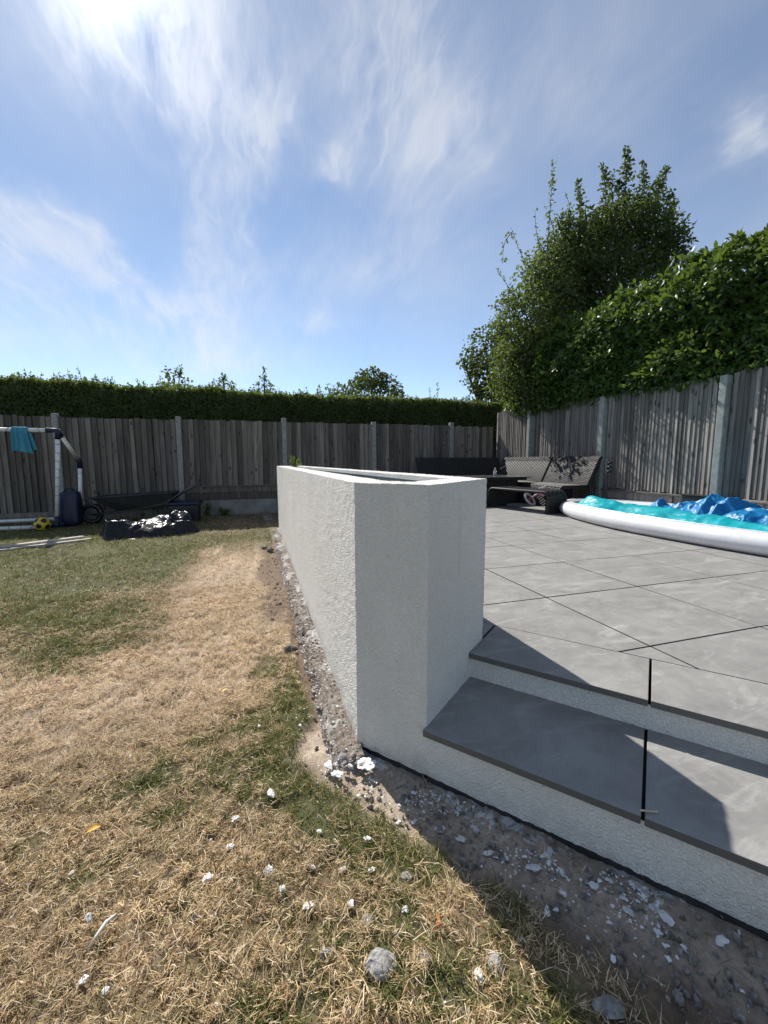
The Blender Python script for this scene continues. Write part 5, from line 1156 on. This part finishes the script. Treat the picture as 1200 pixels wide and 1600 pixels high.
def build_ball():
    root = tag(empty('football', (-2.90, 6.92, 0.10)), 'yellow football with dark patches at the foot of the goalpost', 'ball')
    bm = bmesh.new(); bmesh.ops.create_icosphere(bm, subdivisions=4, radius=0.098); me = bpy.data.meshes.new('ball_shell')
    ph = (1 + 5 ** .5) / 2; ico = [Vector(v).normalized() for v in [(0, 1, ph), (0, 1, -ph), (0, -1, ph), (0, -1, -ph), (1, ph, 0), (1, -ph, 0), (-1, ph, 0), (-1, -ph, 0), (ph, 0, 1), (ph, 0, -1), (-ph, 0, 1), (-ph, 0, -1)]]
    for fc in bm.faces:
        fc.smooth = True; fc.material_index = 1 if max(fc.calc_center_median().normalized().dot(k) for k in ico) > 0.93 else 0
    bm.to_mesh(me); bm.free(); me.materials.append(simple('yellow_leather', (0.62, 0.44, 0.03), 0.4, 0.1, 30)); me.materials.append(M_BLACK)
    o = inst('ball_shell', me, root); o.rotation_euler = (0.4, 0.2, 0.5)
build_ball()
def soft_box(c, h, amp, seed, cuts=7):
    bm = bmesh.new(); bmesh.ops.create_cube(bm, size=2.0); bmesh.ops.subdivide_edges(bm, edges=bm.edges[:], cuts=cuts, use_grid_fill=True)
    P = np.array([v.co[:] for v in bm.verts]); q = P / np.power(np.sum(np.abs(P) ** 6, 1), 1 / 6)[:, None]; n = fbm(q + seed, 2.2, 3, seed) - 0.5
    q = q * (1 + amp * n)[:, None]; q = q * np.array(h) + np.array(c); q[:, 2] = np.maximum(q[:, 2], c[2] - h[2])
    m = MB(); m.add(q.tolist(), [tuple(v.index for v in f.verts) for f in bm.faces]); bm.free(); return m
def build_sack():
    root = tag(empty('navy_bag', (-2.68, 7.30, 0)), 'dark navy bag standing inside the goal corner', 'bag')
    part(soft_box((-2.68, 7.30, 0.27), (0.125, 0.12, 0.26), 0.22, 3), 'bag_body', M_NAVY, root, smooth=True)
    part(MB().tube([(-2.75, 7.28, 0.52), (-2.72, 7.29, 0.57), (-2.64, 7.31, 0.57), (-2.61, 7.32, 0.52)], 0.010, 6), 'handle', M_NAVY, root, smooth=True)
build_sack()
def build_barrow():
    root = tag(empty('wheelbarrow', (-1.85, 7.45, 0)), 'black wheelbarrow parked along the back fence behind the plastic bundle', 'wheelbarrow')
    trayM = simple('black_barrow_tray', (0.022, 0.022, 0.021), 0.5, 0.4, 14); frameM = simple('barrow_frame', (0.05, 0.048, 0.044), 0.5, 0.4, 20)
    y0 = 7.45; top = [(-2.38, -0.27), (-1.25, -0.24), (-1.25, 0.24), (-2.38, 0.27)]; bot = [(-2.08, -0.17), (-1.42, -0.17), (-1.42, 0.17), (-2.08, 0.17)]
    zt = [0.42, 0.47, 0.47, 0.42]; zb = 0.21; v = [(x, y0 + y, zt[i]) for i, (x, y) in enumerate(top)] + [(x, y0 + y, zb) for x, y in bot]
    v += [(x * 1 + (0.012 if i in (0, 3) else -0.012), y0 + y * 0.96, zt[i] - .001) for i, (x, y) in enumerate(top)] + [(x, y0 + y * 0.94, zb + .012) for x, y in bot]
    f = [(0, 1, 5, 4), (1, 2, 6, 5), (2, 3, 7, 6), (3, 0, 4, 7), (4, 5, 6, 7), (8, 12, 13, 9), (9, 13, 14, 10), (10, 14, 15, 11), (11, 15, 12, 8), (12, 15, 14, 13)] + [(i, (i + 1) % 4, 8 + (i + 1) % 4, 8 + i) for i in range(4)]
    part(MB().add(v, f), 'tray', trayM, root, bevel=0.004)
    rim = [Vector((x, y0 + y, zt[i])) for i, (x, y) in enumerate(top)]; part(MB().tube(rim + [rim[0]], 0.012, 8), 'rim', trayM, root, smooth=True)
    for s in (-1, 1):
        part(MB().tube([(-2.45, y0 + s * 0.05, 0.15), (-2.0, y0 + s * 0.15, 0.195), (-1.40, y0 + s * 0.20, 0.30), (-1.15, y0 + s * 0.25, 0.47), (-0.95, y0 + s * 0.27, 0.58)], 0.016, 8), 'handle_bar', frameM, root, smooth=True)
        part(MB().tube([(-1.10, y0 + s * 0.258, 0.497), (-0.95, y0 + s * 0.272, 0.583)], 0.021, 8), 'grip', simple('grip_rubber', (0.10, 0.10, 0.10), 0.6, 0.2, 30), root, smooth=True)
        part(MB().tube([(-1.62, y0 + s * 0.18, 0.25), (-1.55, y0 + s * 0.20, 0.02), (-1.42, y0 + s * 0.20, 0.02), (-1.38, y0 + s * 0.20, 0.29)], 0.013, 8), 'leg', frameM, root, smooth=True)
    w = part(MB().torus((-2.47, y0, 0.165), 0.13, 0.036, Matrix.Rotation(math.pi / 2, 3, 'X')), 'wheel', M_BLACK, root, smooth=True)
    q = part(MB().tube([(-2.47, y0 - .03, 0.165), (-2.47, y0 + .03, 0.165)], 0.09, 20), 'hub', frameM, w); q.matrix_local = Matrix.Identity(4)
    part(MB().tube([(-2.45, y0 - 0.05, 0.15), (-2.68, y0 - .05, 0.28), (-2.66, y0, 0.36), (-2.50, y0 + .05, 0.40), (-2.38, y0 + .05, 0.40)], 0.010, 8), 'nose_guard', frameM, root, smooth=True)
build_barrow()
def build_crate():
    root = tag(empty('storage_crate', (-1.14, 7.42, 0)), 'black lidded plastic crate by the fence right of the wheelbarrow', 'crate')
    part(MB().prism([(-1.36, 7.22), (-0.92, 7.22), (-0.92, 7.6), (-1.36, 7.6)], 0.0, 0.27), 'crate_body', M_BLACK, root, bevel=0.02)
    part(MB().prism([(-1.385, 7.20), (-0.895, 7.20), (-0.895, 7.62), (-1.385, 7.62)], 0.272, 0.315), 'lid', M_NAVY, root, bevel=0.012)
    for x in (-1.27, -1.14, -1.01): part(MB().box((x, 7.215, 0.13), (0.012, 0.008, 0.11)), 'rib', M_BLACK, root)
build_crate()
M_BIN = sheet_material('black_polythene', (0.016, 0.016, 0.019), 0.26, 0.28, 0.0, 14, 0.4)
tag(sheet_heap('plastic_bundle', [(-1.70, 6.08, .36, .26, .155), (-1.30, 6.08, .38, .26, .12), (-0.98, 6.12, .22, .22, .12), (-1.30, 6.40, .46, .24, .15), (-1.02, 6.42, .24, .20, .21)], (-1.40, 6.20), (0.62, 0.42), M_BIN, 77, 0.0, (0.050, 4.0), 0.011, 180, rag=0.10),
    'shiny black polythene bundle lying on the lawn in front of the wheelbarrow', 'plastic bundle')
M_PLANK = wood_material('pale_plank', (0.26, 0.235, 0.20), (0.44, 0.41, 0.36), False)
def plank(label, c, ln, w, t, rz, z):
    o = MB().box((0, 0, 0), (ln / 2, w / 2, t / 2)).build('plank', M_PLANK, bevel=0.003); o.location = (c[0], c[1], z + t / 2); o.rotation_euler = (0, 0.006, rz); tag(o, label, 'plank')
plank('pale weathered plank lying on the lawn at the left edge', (-2.80, 5.48), 1.75, 0.085, 0.024, R(37), 0.022)
plank('second plank tucked against the longer pale plank on the lawn', (-2.42, 5.62), 1.05, 0.075, 0.024, R(35), 0.0)
def weed(label, c, h, n, seed, mat=M_HEDGE, leaf=0.05):
    r = np.random.default_rng(seed); root = tag(empty('weed', c), label, 'plant'); P = []; D = []; tw = MB()
    for k in range(n):
        e = (c[0] + r.normal(0, h * 0.35), c[1] + r.normal(0, h * 0.2), c[2] + h * r.uniform(0.6, 1.0)); p, d, path = shoot(c, e, r, 16, 0.05); P.append(p); D.append(d); tw.tube(path, 0.003, 4)
    part(tw, 'stems', M_TWIG, root); setp(leaf_object('leaves', np.concatenate(P), np.concatenate(D), leaf, 0.4, mat, root, r), root)
weed('taller dark weed growing against the concrete gravel board', (-0.84, 7.86, 0), 0.30, 4, 2); weed('low dark weed at the foot of the gravel board', (-0.58, 7.84, 0), 0.14, 5, 3)
weed('small weed sprouting from the far end of the planter', (0.50, 5.45, 0.80), 0.22, 5, 4, M_TREELITE, 0.04)
M_DBRICK = simple('rubble', (0.16, 0.15, 0.145), 0.9, 0.4, 20, 0.6)
for k, (x, y, r_, lab) in enumerate([(0.17, 6.9, .06, 'grey rubble lump on bare soil beyond the planter end'), (0.12, 4.55, .035, 'rubble piece nearest the wall on the far bare soil'), (0.06, 4.7, .028, 'small rubble piece at the far end of the bare soil'), (0.16, 7.2, .05, 'rubble lump at the foot of the fence beyond the planter')]):
    me = rock_mesh('rubble', r_, 60 + k, 0.7, 3, 0.4); me.materials.append(M_DBRICK); o = inst('rubble', me); o.location = (x, y, r_ * 0.35); tag(o, lab, 'rubble')
